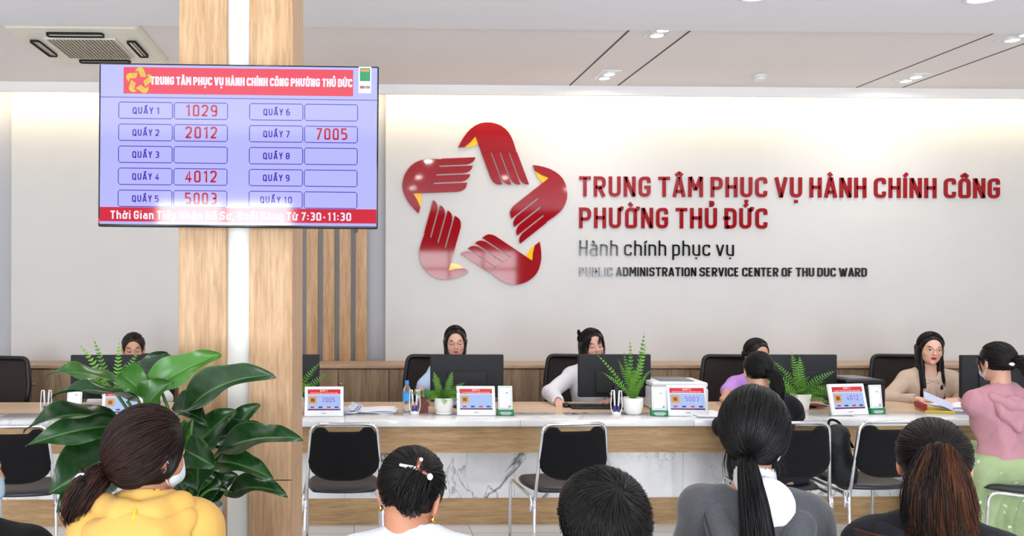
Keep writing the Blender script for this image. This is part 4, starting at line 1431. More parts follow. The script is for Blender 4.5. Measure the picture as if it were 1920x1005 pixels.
# ================================================================== plants
def frond(mb, rnd, L, elev, az, droop, nl, wl, cols, base, tone):
    """Feather-like leaf: arching midrib with pairs of leaflets."""
    d = Vector((math.cos(az), math.sin(az), 0))
    pts = []
    n = nl + 1
    p = Vector(base)
    ang = elev
    for i in range(n + 1):
        pts.append(p.copy())
        p = p + (d * math.cos(ang) + Vector((0, 0, 1)) * math.sin(ang)) * (L / n)
        ang -= droop / n
    side = Vector((-d.y, d.x, 0))
    tw = (pts[n // 2] - pts[0]).normalized().cross(Vector((rnd.uniform(-.5, .5), -1, rnd.uniform(-.2, .5))))
    side = (side * .45 * (1 if side.dot(tw) > 0 else -1) + tw).normalized()
    s0 = len(mb.v)
    mb.tube(pts, [0.0022 * (1 - .7 * i / n) for i in range(n + 1)], 0, 5)
    for i in range(2, n + 1):
        t = i / n
        tn = (pts[i] - pts[i - 1]).normalized()
        up = side.cross(tn).normalized() * -1
        w = wl * (math.sin(PI * min(1, t * .92 + .10)) ** .7) * rnd.uniform(.85, 1.1)
        for s in (-1, 1):
            o = pts[i] * .5 + pts[i - 1] * .5
            dr = (side * s + tn * .42 + up * rnd.uniform(-.05, .22)).normalized()
            b = L / n * .48
            q = [o - tn * b * .5, o + dr * w * .5 - tn * b * .55, o + dr * w * .85 - tn * b * .1, o + dr * w, o + dr * w * .55 + tn * b * .55, o + tn * b * .5]
            mb.add(q, [(0, 1, 4, 5), (1, 2, 3, 4)], 0, True)
    k = len(mb.v) - s0
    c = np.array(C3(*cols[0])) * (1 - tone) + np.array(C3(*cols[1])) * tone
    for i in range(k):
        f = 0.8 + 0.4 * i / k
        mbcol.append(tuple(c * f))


def fern(px, py, label, n, L, pot, elev, seed, spread=(0, 2 * PI), Yoff=0.0, wl=.03, fronds=None, droop=(.7, 1.5)):
    global mbcol
    b = on_plane(px, py, TOP_Z)
    o = empty('potted_fern', (b.x, b.y + pot * .5 + Yoff, TOP_Z if b.y + pot * .5 + Yoff < YF + .33 else DZ), 0, label, 'plant', 'ferns in white pots on the counter')
    rnd = random.Random(seed)
    r = pot / 2
    ph = .118
    if seed == 31:
        MB().lathe([(r * .70, 0), (r * .78, .004), (r * .98, ph * .55), (r * 1.0, ph), (r * .93, ph), (r * .9, ph * .85)], 0, 40, mod=lambda a, z: 1 + .018 * math.sin(9 * a + z * 60), caps=False).build('pot', M['ceramic'], o)
        MB().lathe([(r * .66, 0), (r * .85, .003), (r * .92, .014), (r * .88, .014), (r * .72, .006)], 0, 32).build('saucer', M['ceramic'], o)
    elif seed == 33:
        mb = MB()
        mb.add([(-r * .72, -r * .72, 0), (r * .72, -r * .72, 0), (r * .72, r * .72, 0), (-r * .72, r * .72, 0), (-r, -r, ph), (r, -r, ph), (r, r, ph), (-r, r, ph), (-r * .9, -r * .9, ph), (r * .9, -r * .9, ph), (r * .9, r * .9, ph), (-r * .9, r * .9, ph), (-r * .8, -r * .8, ph * .8), (r * .8, -r * .8, ph * .8), (r * .8, r * .8, ph * .8), (-r * .8, r * .8, ph * .8)],
               [(3, 2, 1, 0)] + [(q + i, q + (i + 1) % 4, q + 4 + (i + 1) % 4, q + 4 + i) for q in (0, 4, 8) for i in range(4)])
        mb.build('pot', M['ceramic'], o)
    else:
        MB().lathe([(r * .62, 0), (r * .86, .012), (r * .99, ph * .5), (r * 1.0, ph * .8), (r * .97, ph), (r * .9, ph), (r * .88, ph * .85)], 0, 36, caps=False).build('pot', M['ceramic'], o)
    MB().lathe([(r * .72, ph * .80), (r * .4, ph * .88), (.001, ph * .9)], 0, 18).build('soil', M['soil'], o)
    for i in range(n):
        az = spread[0] + (spread[1] - spread[0]) * (i + rnd.uniform(-.3, .3)) / n
        e, l = rad(rnd.uniform(*elev)), L * rnd.uniform(.7, 1.05)
        dr = rnd.uniform(*droop)
        if fronds and i < len(fronds):
            az, e, l, dr = rad(fronds[i][0]), rad(fronds[i][1]), fronds[i][2], fronds[i][3]
        mb = MB()
        mbcol = []
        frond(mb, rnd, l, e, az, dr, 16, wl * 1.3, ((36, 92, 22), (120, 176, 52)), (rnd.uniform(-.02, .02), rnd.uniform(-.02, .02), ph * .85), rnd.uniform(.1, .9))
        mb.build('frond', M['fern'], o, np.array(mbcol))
    return o


fern(834, 779, 'low spreading fern in a round ribbed white pot beside the pen cup', 15, .20, .135, (20, 60), 31, wl=.028, droop=(.6, 1.2), fronds=[(185, 26, .24, .5), (175, 34, .22, .7), (60, 64, .23, .2), (120, 70, .22, .2), (15, 52, .20, .5), (350, 30, .16, .6), (200, 38, .17, .8), (300, 30, .15, .9)])
fern(1193, 779, 'tall upright fern in a rounded white pot before the black monitor', 15, .30, .140, (60, 84), 32, wl=.022, droop=(.1, .5), fronds=[(12, 76, .50, -.12), (0, 82, .42, .12), (165, 62, .42, .35), (178, 52, .30, .4), (200, 70, .33, .2), (120, 80, .36, .1), (20, 80, .30, .2), (270, 78, .28, .3), (80, 84, .44, .1)])
fern(1517, 772.5, 'bright arching fern in a square white pot, right of the customer in black', 18, .30, .105, (25, 70), 33, Yoff=.06, wl=.03, droop=(.3, .9), fronds=[(175, 48, .38, .35), (160, 62, .34, .4), (5, 42, .36, .4), (-8, 30, .34, .5), (10, 22, .30, .4), (100, 80, .34, .3), (70, 75, .32, .3), (350, 8, .25, .3), (180, 35, .30, .5), (330, 2, .22, .5)])
fern(205, 783, 'fern behind the leaves of the big plant, in front of the leftmost monitor', 15, .36, .13, (40, 80), 34, Yoff=.05, wl=.028, droop=(.3, .9), fronds=[(170, 60, .50, .2), (150, 68, .48, .1), (95, 80, .44, .1), (40, 70, .40, .3), (10, 50, .42, .3), (5, 38, .40, .3)])
fern(549, 783, 'fern peeking out past the right side of the oak pillar', 12, .26, .13, (45, 80), 35, Yoff=.10, wl=.026, fronds=[(0, 62, .34, .3), (10, 50, .30, .4)])


def big_leaf(parent, base, tip, width, nhint, fold, droop, tone, org, curl=0.0, bright=0.0):
    """Broad pointed leaf with a sunken midrib; base and tip are world points."""
    B, T = Vector(base) - org, Vector(tip) - org
    a = T - B
    L = a.length
    ah = a.normalized()
    n = Vector(nhint)
    n = (n - ah * n.dot(ah)).normalized()
    s = ah.cross(n)
    nu, nv = 24, 11
    vs, cs, fs = [], [], []
    base_c = np.array(C3(10, 31, 17)) * (1 - tone) + np.array(C3(36, 80, 30)) * tone
    if bright:
        base_c = base_c * (1 - bright) + np.array(C3(84, 150, 36)) * bright
    rib = np.array(C3(96, 150, 70))
    for i in range(nu + 1):
        t = i / nu
        w = width * .5 * (math.sin(PI * min(1.0, t ** .62 * .985 + .015)) ** .72) * (1.0 if t < .72 else 1.0 - .35 * ((t - .72) / .28) ** 1.3)
        if i == 0:
            w = width * .04
        c = B + a * t + n * (droop * L * 4 * t * (1 - t))
        back = -ah * (0.10 * L * max(0, 1 - t * 4))     # lobes reach behind the stalk
        for j in range(-nv, nv + 1):
            v = j / nv
            wave = 0.012 * math.sin(t * 9 + (2 if v > 0 else 0)) * abs(v) ** 2
            p = c + s * (w * v * math.cos(fold * abs(v) * .5)) + n * (abs(v) * w * math.sin(fold) + wave - curl * w * v * abs(v)) + back * abs(v)
            vs.append(p)
            k = max(0, 1 - abs(v) * 11)
            vein = 0.10 * max(0, math.cos((t * 13 + abs(v) * 3.2) * PI)) ** 8
            ed = .35 * max(0, (abs(v) - .93) / .07)
            f = min(1, k * .75 + vein + ed)
            cs.append(base_c * (1 - f) + rib * f)
    W_ = 2 * nv + 1
    for i in range(nu):
        for j in range(2 * nv):
            q = i * W_ + j
            fs.append((q, q + 1, q + 1 + W_, q + W_))
    return np_mesh('leaf', vs, fs, M['leaf'], parent, True, np.array(cs))


pc = at(341, 940, 2.66)
bp = empty('potted_plant', (pc.x, pc.y, 0), 0, 'big leafy potted plant with broad dark glossy leaves beside the oak pillar', 'plant')
org = Vector((pc.x, pc.y, 0))
prof = [(0.085, 0.0), (0.095, 0.01), (0.118, 0.5), (0.128, 0.955), (0.132, 0.975), (0.122, 0.975), (0.118, 0.93)]
MB().lathe(prof, 0, 40, caps=False).lathe([(0.001, 0.001), (0.088, 0.001)], 0, 40, caps=False).build('planter', M['planter'], bp)
MB().lathe([(0.119, 0.935), (0.06, 0.945), (0.001, 0.95)], 0, 24, caps=False).build('soil', M['soil'], bp)
U_ = (0, -0.35, 1)
LV = [
    # base px, tip px, base Y, tip Y, width(m), normal hint, fold, droop, tone, curl, bright
    ((208, 716), (88, 703), 2.72, 2.62, .085, (0, -.55, 1), .25, .10, .45, .1, .25),
    ((244, 752), (98, 742), 2.66, 2.52, .085, (.1, -.5, .9), .35, .12, .25, .3, 0),
    ((262, 728), (314, 661), 2.78, 2.84, .085, (-.5, -.9, .3), .5, .06, .10, .2, 0),
    ((293, 724), (414, 664), 2.70, 2.74, .085, (-.1, -.75, .65), .45, .05, .75, .2, .55),
    ((359, 762), (515, 704), 2.66, 2.58, .115, (-.2, -.6, .8), .40, .12, .12, .1, 0),
    ((208, 790), (44, 808), 2.66, 2.46, .105, (0, -.45, .9), .42, .13, .15, .1, 0),
    ((206, 800), (48, 836), 2.62, 2.44, .075, (0, -.95, .45), .30, .10, .35, -.1, 0),
    ((208, 858), (92, 925), 2.62, 2.50, .165, (.25, -1, .45), .22, .06, .22, 0, 0),
    ((326, 772), (390, 795), 2.72, 2.60, .085, (0, -.6, .8), .6, .10, .20, .2, 0),
    ((362, 842), (441, 768), 2.70, 2.72, .11, (-.55, -.85, .4), .3, .04, .30, 0, 0),
    ((412, 832), (486, 757), 2.80, 2.82, .085, (-.4, -.9, .4), .4, .05, .35, 0, 0),
    ((428, 838), (566, 822), 2.72, 2.56, .095, (0, -.75, .8), .35, .07, .18, 0, 0),
    ((408, 822), (512, 806), 2.80, 2.74, .075, (0, -.8, .6), .4, .08, .08, 0, 0),
    ((352, 846), (406, 876), 2.62, 2.54, .085, (-.3, -.9, .5), .5, .08, .30, 0, 0),
    ((404, 866), (514, 900), 2.70, 2.56, .085, (.15, -.7, .75), .35, .09, .20, 0, 0),
    ((374, 858), (371, 926), 2.64, 2.56, .105, (-.15, -1, .25), .45, .05, .28, 0, 0),
    ((378, 926), (446, 890), 2.72, 2.74, .09, (-.3, -.9, .5), .35, .06, .08, 0, 0),
    ((436, 926), (538, 928), 2.70, 2.60, .08, (.0, -.55, .85), .35, .14, .15, 0, 0),
    ((334, 896), (348, 932), 2.60, 2.56, .075, (0, -1, .3), .3, .04, .25, 0, 0),
    ((190, 880), (106, 962), 2.72, 2.62, .10, (.3, -.9, .3), .3, .05, .10, 0, 0),
    ((232, 706), (284, 752), 2.72, 2.66, .07, (.2, -.8, .6), .6, .05, .45, .3, .35),
    ((280, 755), (322, 715), 2.66, 2.64, .075, (-.6, -.8, .3), .6, .05, .40, .3, .25),
    ((214, 812), (152, 842), 2.76, 2.74, .06, (0, -.8, .6), .4, .08, .20, 0, 0),
    ((205, 850), (176, 876), 2.70, 2.70, .06, (0, -.9, .5), .4, .06, .15, 0, 0),
    ((345, 838), (348, 788), 2.70, 2.74, .045, (-.2, -1, .2), .5, .02, .80, 0, .6),
    ((400, 900), (330, 962), 2.72, 2.64, .09, (0, -.9, .5), .3, .06, .10, 0, 0),
]
rnd = random.Random(4)
for b_, t_, yb, yt, w_, n_, fo, dr, to, cu, br in LV:
    B, T = at(b_[0], b_[1], yb), at(t_[0], t_[1], yt)
    lf = big_leaf(bp, B, T, w_ * 1.28, n_, fo, dr, to, org, cu, br)
    root = Vector((rnd.uniform(-.05, .05), rnd.uniform(-.04, .04), 0.94))
    e = B - org
    midp = root * .45 + e * .55 + Vector((0, 0, .06))
    mb = MB().tube(fillet([root, midp, e + (T - B).normalized() * .01], .2, 8), [.0075 - .0035 * k / 10 for k in range(11)] if False else .0055, 0, 8)
    st = mb.build('stem', M['leaf'], bp, np.tile(np.array(C3(78, 128, 52)), (len(mb.v), 1)))

# ================================================================== people: smooth implicit bodies
def grid_axis(lo, hi, h, zones):
    out, p = [lo], lo
    while p < hi:
        st = h
        for a, b, z in zones:
            if a - 1e-6 <= p <= b:
                st = min(st, z)
        p += st
        out.append(p)
    return np.array(out, dtype=np.float32)


class Sdf:
    def __init__(self):
        self.p = []

    def cap(self, a, b, ra, rb=None, k=0.02, op='+'):
        self.p.append(('cap', np.array(a, float), np.array(b, float), ra, ra if rb is None else rb, k, op))
        return self

    def chain(self, pts, rs, k=0.01, op='+'):
        for i in range(len(pts) - 1):
            self.cap(pts[i], pts[i + 1], rs[i], rs[i + 1], k, op)
        return self

    def ell(self, c, r, R=None, k=0.02, op='+'):
        self.p.append(('ell', np.array(c, float), np.eye(3) if R is None else np.array(R, float), np.array(r if isinstance(r, (tuple, list)) else (r, r, r), float), None, k, op))
        return self

    def half(self, c, n, k=0.005):
        n = np.array(n, float)
        self.p.append(('half', np.array(c, float), n / np.linalg.norm(n), 0, 0, k, '-'))
        return self

    def mesh(self, h=0.01, zx=(), zy=(), zz=()):
        lo, hi = np.full(3, 1e9), np.full(3, -1e9)
        boxes = []
        for kind, a, b, c, d, k, op in self.p:
            if kind == 'cap':
                m = max(c, d)
                l, u = np.minimum(a, b) - m, np.maximum(a, b) + m
            elif kind == 'ell':
                e = np.sqrt(((b * c[None, :]) ** 2).sum(1))
                l, u = a - e, a + e
            else:
                l, u = np.full(3, -1e9), np.full(3, 1e9)
            boxes.append((l, u))
            if op == '+':
                lo, hi = np.minimum(lo, l), np.maximum(hi, u)
        lo -= 2.5 * h
        hi += 2.5 * h
        xs, ys, zs = (grid_axis(lo[i], hi[i], h, z) for i, z in enumerate((zx, zy, zz)))
        F = np.full((len(xs), len(ys), len(zs)), 0.5, dtype=np.float32)
        for (kind, a, b, c, d, k, op), (l, u) in zip(self.p, boxes):
            pad = k + 2.6 * h
            sl = tuple(slice(max(0, int(np.searchsorted(ax, l[i] - pad)) - 1), int(np.searchsorted(ax, u[i] + pad)) + 1) for i, ax in enumerate((xs, ys, zs)))
            X, Y, Z = xs[sl[0]][:, None, None], ys[sl[1]][None, :, None], zs[sl[2]][None, None, :]
            if X.size == 0 or Y.size == 0 or Z.size == 0:
                continue
            if kind == 'cap':
                ab = b - a
                L2 = float(ab @ ab) + 1e-12
                t = np.clip(((X - a[0]) * ab[0] + (Y - a[1]) * ab[1] + (Z - a[2]) * ab[2]) / L2, 0, 1)
                D = np.sqrt((X - a[0] - t * ab[0]) ** 2 + (Y - a[1] - t * ab[1]) ** 2 + (Z - a[2] - t * ab[2]) ** 2) - (c + (d - c) * t)
            elif kind == 'ell':
                q = [(X - a[0]) * b[0, i] + (Y - a[1]) * b[1, i] + (Z - a[2]) * b[2, i] for i in range(3)]
                k0 = np.sqrt(sum((q[i] / c[i]) ** 2 for i in range(3)))
                k1 = np.sqrt(sum((q[i] / c[i] ** 2) ** 2 for i in range(3))) + 1e-9
                D = k0 * (k0 - 1) / k1
            else:
                D = (X - a[0]) * b[0] + (Y - a[1]) * b[1] + (Z - a[2]) * b[2]
                D = -D
            G = F[sl]
            if op == '+':
                hh = np.clip(0.5 + 0.5 * (D - G) / k, 0, 1)
                F[sl] = D + (G - D) * hh - k * hh * (1 - hh)
            else:
                D = -D
                hh = np.clip(0.5 - 0.5 * (D - G) / k, 0, 1)
                F[sl] = D + (G - D) * hh + k * hh * (1 - hh)
        return surface_nets(F, xs, ys, zs)


def surface_nets(F, xs, ys, zs):
    S = F < 0
    n = [s - 1 for s in F.shape]
    cnt = np.zeros(n, dtype=np.int8)
    offs = [(i, j, k) for i in (0, 1) for j in (0, 1) for k in (0, 1)]
    for i, j, k in offs:
        cnt += S[i:i + n[0], j:j + n[1], k:k + n[2]]
    act = (cnt > 0) & (cnt < 8)
    idx = np.full(n, -1, dtype=np.int64)
    I = np.argwhere(act)
    idx[act] = np.arange(len(I))
    P = np.zeros((len(I), 3))
    C = np.zeros(len(I))
    for a in offs:
        for ax in range(3):
            if a[ax]:
                continue
            b = list(a)
            b[ax] = 1
            ia, ib = I + np.array(a), I + np.array(b)
            fa, fb = F[ia[:, 0], ia[:, 1], ia[:, 2]], F[ib[:, 0], ib[:, 1], ib[:, 2]]
            m = (fa < 0) != (fb < 0)
            t = np.where(m, fa / np.where(m, fa - fb, 1), 0)
            pa = np.stack([xs[ia[:, 0]], ys[ia[:, 1]], zs[ia[:, 2]]], 1)
            pb = np.stack([xs[ib[:, 0]], ys[ib[:, 1]], zs[ib[:, 2]]], 1)
            P += np.where(m[:, None], pa + t[:, None] * (pb - pa), 0)
            C += m
    V = P / C[:, None]
    faces = []
    for ax in range(3):
        o1, o2 = [(1, 2), (2, 0), (0, 1)][ax]
        sl0 = [slice(1, -1)] * 3
        sl1 = [slice(1, -1)] * 3
        sl0[ax], sl1[ax] = slice(0, -1), slice(1, None)
        s0, s1 = S[tuple(sl0)], S[tuple(sl1)]
        E = np.argwhere(s0 != s1)
        ins = s0[s0 != s1]
        base = E + 1
        base[:, ax] = E[:, ax]
        def cell(d1, d2):
            q = base.copy()
            q[:, o1] += d1
            q[:, o2] += d2
            return idx[q[:, 0], q[:, 1], q[:, 2]]
        q = np.stack([cell(-1, -1), cell(0, -1), cell(0, 0), cell(-1, 0)], 1)
        q[~ins] = q[~ins][:, ::-1]
        faces.append(q)
    return V, np.concatenate(faces)


def vnormals(V, Fq):
    fn = np.cross(V[Fq[:, 2]] - V[Fq[:, 0]], V[Fq[:, 3]] - V[Fq[:, 1]])
    N = np.zeros_like(V)
    for i in range(4):
        np.add.at(N, Fq[:, i], fn)
    return N / (np.linalg.norm(N, axis=1, keepdims=True) + 1e-12)


def folds(V, Fq, amp, seed, scale=1.0):
    """Soft cloth folds: displacement along the normal by warped sines."""
    r = np.random.RandomState(seed)
    D = np.zeros(len(V))
    W = V + 0.03 * np.sin(V[:, [1, 2, 0]] * 17 * scale + r.rand(3) * 6)
    for f, a in ((12, .5), (22, .6), (38, .5), (66, .28), (110, .12)):
        for _ in range(2):
            k = r.randn(3)
            k[2] *= .8
            k *= f * scale / np.linalg.norm(k)
            D += a * (1 - np.abs(np.sin(W @ k * .5 + r.rand() * 6)) * 1.6)
    return V + vnormals(V, Fq) * (D * amp)[:, None]


def rot3(yaw=0, pitch=0, roll=0):
    """Head turn: yaw about z (positive = to the person's left), pitch (positive = chin down), roll (positive = tilt to the right)."""
    return np.array(Matrix.Rotation(yaw, 3, 'Z') @ Matrix.Rotation(-pitch, 3, 'X') @ Matrix.Rotation(roll, 3, 'Y'))


def nrm(v):
    v = np.array(v, float)
    return v / (np.linalg.norm(v) + 1e-12)


def strands_mesh(name, L, rad_, cols, mat_, parent, k=3):
    """L: (n, m, 3) polylines, rad_: (n, m) radii, cols: (n, 3)."""
    L = np.asarray(L, float)
    n, m, _ = L.shape
    T = np.gradient(L, axis=1)
    T /= np.linalg.norm(T, axis=2, keepdims=True) + 1e-9
    ref = np.random.RandomState(1).randn(n, 1, 3)
    A = np.cross(T, np.broadcast_to(ref, T.shape))
    A /= np.linalg.norm(A, axis=2, keepdims=True) + 1e-9
    B = np.cross(T, A)
    ang = np.arange(k) * 2 * PI / k
    V = L[:, :, None, :] + rad_[:, :, None, None] * (A[:, :, None, :] * np.cos(ang)[None, None, :, None] + B[:, :, None, :] * np.sin(ang)[None, None, :, None])
    V = V.reshape(-1, 3)
    i, j, q = np.meshgrid(np.arange(n), np.arange(m - 1), np.arange(k), indexing='ij')
    b = i * m * k + j * k
    Fq = np.stack([b + q, b + (q + 1) % k, b + k + (q + 1) % k, b + k + q], -1).reshape(-1, 4)
    C = np.repeat(cols, m * k, axis=0)
    return V, Fq, C


SKIN = vcol('skin', 0.5, 0.4, 0.12, (( 1, 1, 1), 220, 0.06))
HAIR = vcol('hair', 0.38, 0.30, 0, ((1, 1, 1), 160, 0.12))
HAIRSOFT = vcol('hair_matte', 0.46, 0.25, 0, ((1, 1, 1), 160, 0.12))
HC = np.array((0, -.012, .028))
HR = np.array((.076, .096, .088))


def head_prims(s, hp, Rh, female=True, ears=True):
    h = lambda p: hp + Rh @ np.array(p, float)
    j = 1.0 if female else 1.05
    s.ell(h(HC), tuple(HR), Rh, .02)
    s.ell(h((0, .022, -.03)), (.065 * j, .070, .085), Rh, .02)
    s.ell(h((0, .030, -.074)), (.049 * j, .052, .040), Rh, .022)
    s.ell(h((0, .074, -.101)), (.018 * j, .016, .014), Rh, .022)
    for q in (-1, 1):
        s.ell(h((q * .038, .062, -.030)), (.024, .022, .024), Rh, .02)
        s.ell(h((q * .031, .104, .004)), (.016, .016, .011), Rh, .014, '-')
        s.ell(h((q * .0315, .080, .003)), (.0145, .0125, .0125), Rh, .004)
        s.ell(h((q * .0105, .097, -.031)), (.0075, .008, .006), Rh, .006)
        if ears:
            s.ell(h((q * .082, -.012, -.008)), (.009, .020, .033), Rh @ rot3(q * .45), .006)
            s.ell(h((q * .088, -.004, -.006)), (.005, .010, .018), Rh @ rot3(q * .35), .006, '-')
            s.ell(h((q * .077, -.002, -.033)), (.007, .009, .010), Rh, .006)
    s.cap(h((-.028, .084, .023)), h((.028, .084, .023)), .009, .009, .016)
    s.cap(h((0, .090, .008)), h((0, .107, -.026)), .0062, .0098, .010)
    s.ell(h((0, .088, -.0575)), (.0205, .010, .0048), Rh, .004)
    s.ell(h((0, .087, -.0675)), (.0175, .010, .0056), Rh, .004)
    return h


def hand_prims(s, w, d, n, side, curl=0.5, scale=1.0):
    """Palm, four unequal bent fingers and a thumb; d: towards the fingers, n: out of the palm, side: unit towards the thumb."""
    w, d, n, t = np.array(w, float), nrm(d), nrm(n), nrm(side)
    R = np.stack([t, d, n], 1)
    S = scale
    s.cap(w - d * .02, w + d * .03, .0235 * S, .022 * S, .012)
    s.ell(w + d * .052 * S, (.037 * S, .047 * S, .0135 * S), R, .012)
    for i, (o, L) in enumerate(((.027, .066), (.0095, .074), (-.0085, .069), (-.0255, .054))):
        b = w + d * (.088 - .004 * abs(i - 1.2)) * S + t * o * S
        a = 0.0
        pts, rs = [b - d * .02], [.0095 * S]
        p = b
        for f, r in ((.0, .0090), (.45, .0085), (.30, .0078), (.25, .0068)):
            a += curl * (0.55 if f else 0.15)
            p = p + (d * math.cos(a) + n * math.sin(a) + t * o * .8) * L * f * S
            pts.append(p)
            rs.append(r * S)
        s.chain(pts, rs, .0035)
    b = w + d * .022 * S + t * .026 * S
    d1 = nrm(d * .62 + t * .72 + n * .28)
    d2 = nrm(d * .85 + t * .30 + n * .42)
    s.chain([b, b + d1 * .036 * S, b + d1 * .036 * S + d2 * .030 * S, b + d1 * .036 * S + d2 * .052 * S], [.0125 * S, .0108 * S, .0095 * S, .0075 * S], .007)


def person(label, px, py_top, Y, yaw=0.0, head=(0, 0, 0), off=(0.0, 0.06), skin=(232, 190, 165), seat=0.45, female=True, size=1.0, garment=None, hair=None,
           arms=None, hands=None, face=None, mask=None, glasses=None, trousers=(40, 42, 50), ears=True, fine=.0042, coarse=.013, skirt=None, standing=False, sh_w=None, extra=None, collar=None, cat='person', face_px=None, legs_dx=0.0, nb_dz=0.0, nb_dy=0.0):
    # --- skeleton in the person's own frame (x right, y forward, z up)
    top = at(px, py_top, Y)
    Rz = Matrix.Rotation(yaw, 3, 'Z')
    hl = np.array((off[0], off[1], top.z - .135))
    base = Vector((top.x, top.y, 0)) - Rz @ Vector((hl[0], hl[1], 0))
    root = empty('person', (base.x, base.y, 0), yaw, label, cat)
    Rh = rot3(*head)
    hp = hl
    H = lambda p: hp + Rh @ np.array(p, float)
    skull = H((0, -.03, -.06))
    P = np.array((0, 0, seat + .085))
    NB = np.array((hl[0] * .86, hl[1] - .045 + nb_dy, hl[2] - .198 + nb_dz))
    CH = NB * .72 + P * .28 + np.array((0, .012, -.01))
    WA = NB * .36 + P * .64
    sw = sh_w or (.152 if female else .165)
    lean = nrm(NB - P)
    rt = nrm(np.cross(np.array((0, 1, 0)), lean))
    if rt[0] < 0:
        rt = -rt
    SH = {q: NB + rt * q * sw + lean * -.052 for q in (-1, 1)}
    a_ = arms or {}
    EL, WR = {}, {}
    for q in (-1, 1):
        EL[q] = np.array(a_.get(('e', q), SH[q] + np.array((q * .055, .03, -.265))))
        WR[q] = np.array(a_.get(('w', q), np.array((q * .07, P[1] + .30, seat + .185))))
    HIP = {q: P + np.array((q * .088, .0, -.01)) for q in (-1, 1)}
    KN = {q: np.array((q * .105 + legs_dx, P[1] + .415, seat + .055)) for q in (-1, 1)}
    AN = {q: np.array((q * .105 + legs_dx * 1.1, P[1] + .40, .085)) for q in (-1, 1)}
    # --- body
    s = Sdf()
    s.ell(P, (.155, .115, .10), None, .05)
    s.cap(P, WA, .112, .104, .06)
    s.ell(CH, (.140, .096, .165), None, .05)
    s.cap(SH[-1], SH[1], .046, .046, .04)
    for q in (-1, 1):
        s.cap(NB + lean * .035, SH[q], .040, .036, .035)
        s.cap(SH[q], EL[q], .044, .036, .02)
        s.cap(EL[q], WR[q], .036, .024, .014)
        s.cap(HIP[q], KN[q], .078, .057, .03)
        s.cap(KN[q], AN[q], .053, .034, .02)
        s.cap(AN[q], AN[q] + np.array((0, .13, -.055)), .034, .026, .02)
    s.cap(NB - lean * .02, skull, .054, .050, .03)
    head_prims(s, hp, Rh, female, ears)
    zx, zy, zz = [(hl[0] - .11, hl[0] + .11, fine)], [(hl[1] - .13, hl[1] + .14, fine)], [(hl[2] - .15, hl[2] + .14, fine)]
    for q in (-1, 1):
        hd = (hands or {}).get(q)
        if hd:
            hand_prims(s, WR[q], hd[0], hd[1], hd[2], hd[3] if len(hd) > 3 else .5)
            c = WR[q] + nrm(hd[0]) * .08
            for z, i in ((zx, 0), (zy, 1), (zz, 2)):
                z.append((c[i] - .12 if i < 2 else c[i] - .05, c[i] + .12 if i < 2 else c[i] + .05, .0046))
        else:
            hand_prims(s, WR[q], nrm(WR[q] - EL[q]) * .6 + np.array((-q * .5, .3, -.25)), (0, 0.1, -1), (-q, .2, 0), .6)
            c = WR[q] + np.array((-q * .04, .05, -.02))
            for z, i in ((zx, 0), (zy, 1), (zz, 2)):
                z.append((c[i] - .11, c[i] + .11, .0065))
    V, Fq = s.mesh(coarse, zx, zy, zz)
    # colours: the face's own features
    lp = (V - hp) @ Rh
    x, y, z = lp[:, 0], lp[:, 1], lp[:, 2]
    ax = np.abs(x)
    col = np.tile(np.array(C3(*skin)), (len(V), 1))
    near = (np.linalg.norm(lp, axis=1) < .17)

    def blend(mask_, c, a=1.0):
        m_ = (np.clip(mask_, 0, 1) * a * near)[:, None]
        col[:] = col * (1 - m_) + np.array(C3(*c)) * m_
    f = face or {}
    el = lambda cx, cz, rx, rz, e=3.0: (1 - (((ax - cx) / rx) ** 2 + ((z - cz) / rz) ** 2)) * e
    front = (y > .045)
    blend(el(.045, -.032, .024, .020, 1.0) * front, (226, 140, 122), .35)
    blend(el(.0, -.028, .014, .012, 1.0) * (y > .08), (218, 140, 120), .25)
    blend((np.abs(ax - .082) < .012) * (np.abs(z + .005) < .04) * (y < .03) * .8, (222, 150, 128), .5)
    lip = f.get('lips', (196, 88, 88))
    mw = .0235
    up_ = (1 - ((x / mw) ** 2 + ((z + .0585) / (.0065)) ** 2)) * 3
    lo_ = (1 - ((x / (mw * .9)) ** 2 + ((z + .0665) / (.0080)) ** 2)) * 3
    blend(np.maximum(up_, lo_) * (y > .06), lip)
    blend((1 - ((x / .020) ** 2 + ((z + .0622) / .0014) ** 2)) * 2 * (y > .06), (110, 40, 42), .8)
    bz = .0285 - .10 * np.clip(ax - .034, 0, 1) + .05 * np.clip(.03 - ax, 0, 1) * -1
    blend((1 - (((ax - .034) / .021) ** 2 + ((z - bz) / .0044) ** 2)) * 3 * front, (46, 34, 30), .9)
    if f.get('eyes', 'open') == 'open':
        blend(el(.0325, .003, .0145, .0062) * front, (226, 220, 216))
        blend(el(.0325, .003, .0068, .0068) * front, (30, 20, 18))
        blend((1 - (((ax - .033) / .0165) ** 2 + ((z - .0085) / .0026) ** 2)) * 3 * front, (30, 20, 20))
    else:
        blend(el(.0325, .006, .0165, .011, 1.5) * front, (206, 150, 132), .5)
        blend((1 - (((ax - .033) / .0165) ** 2 + ((z + .0030 + 8 * (ax - .033) ** 2) / .0030) ** 2)) * 3 * front, (34, 24, 24))
    blend((1 - (((ax - .0085) / .0042) ** 2 + ((z + .0355) / .0028) ** 2)) * 3 * (y > .08), (120, 62, 54), .8)
    body = np_mesh('body', V, Fq, SKIN, root, True, col)
    # --- garment
    g = dict(color=(120, 120, 120), sleeve='long', inf=.016, mat=None, amp=.0035, neck=.066, seed=3, name='shirt', hem=-.02)
    g.update(garment or {})
    i_ = g['inf']
    c = Sdf()
    c.ell(P + np.array((0, 0, .0)), (.160 + i_, .125 + i_, .115), None, .06)
    c.cap(P + lean * .03, WA, .116 + i_, .108 + i_, .06)
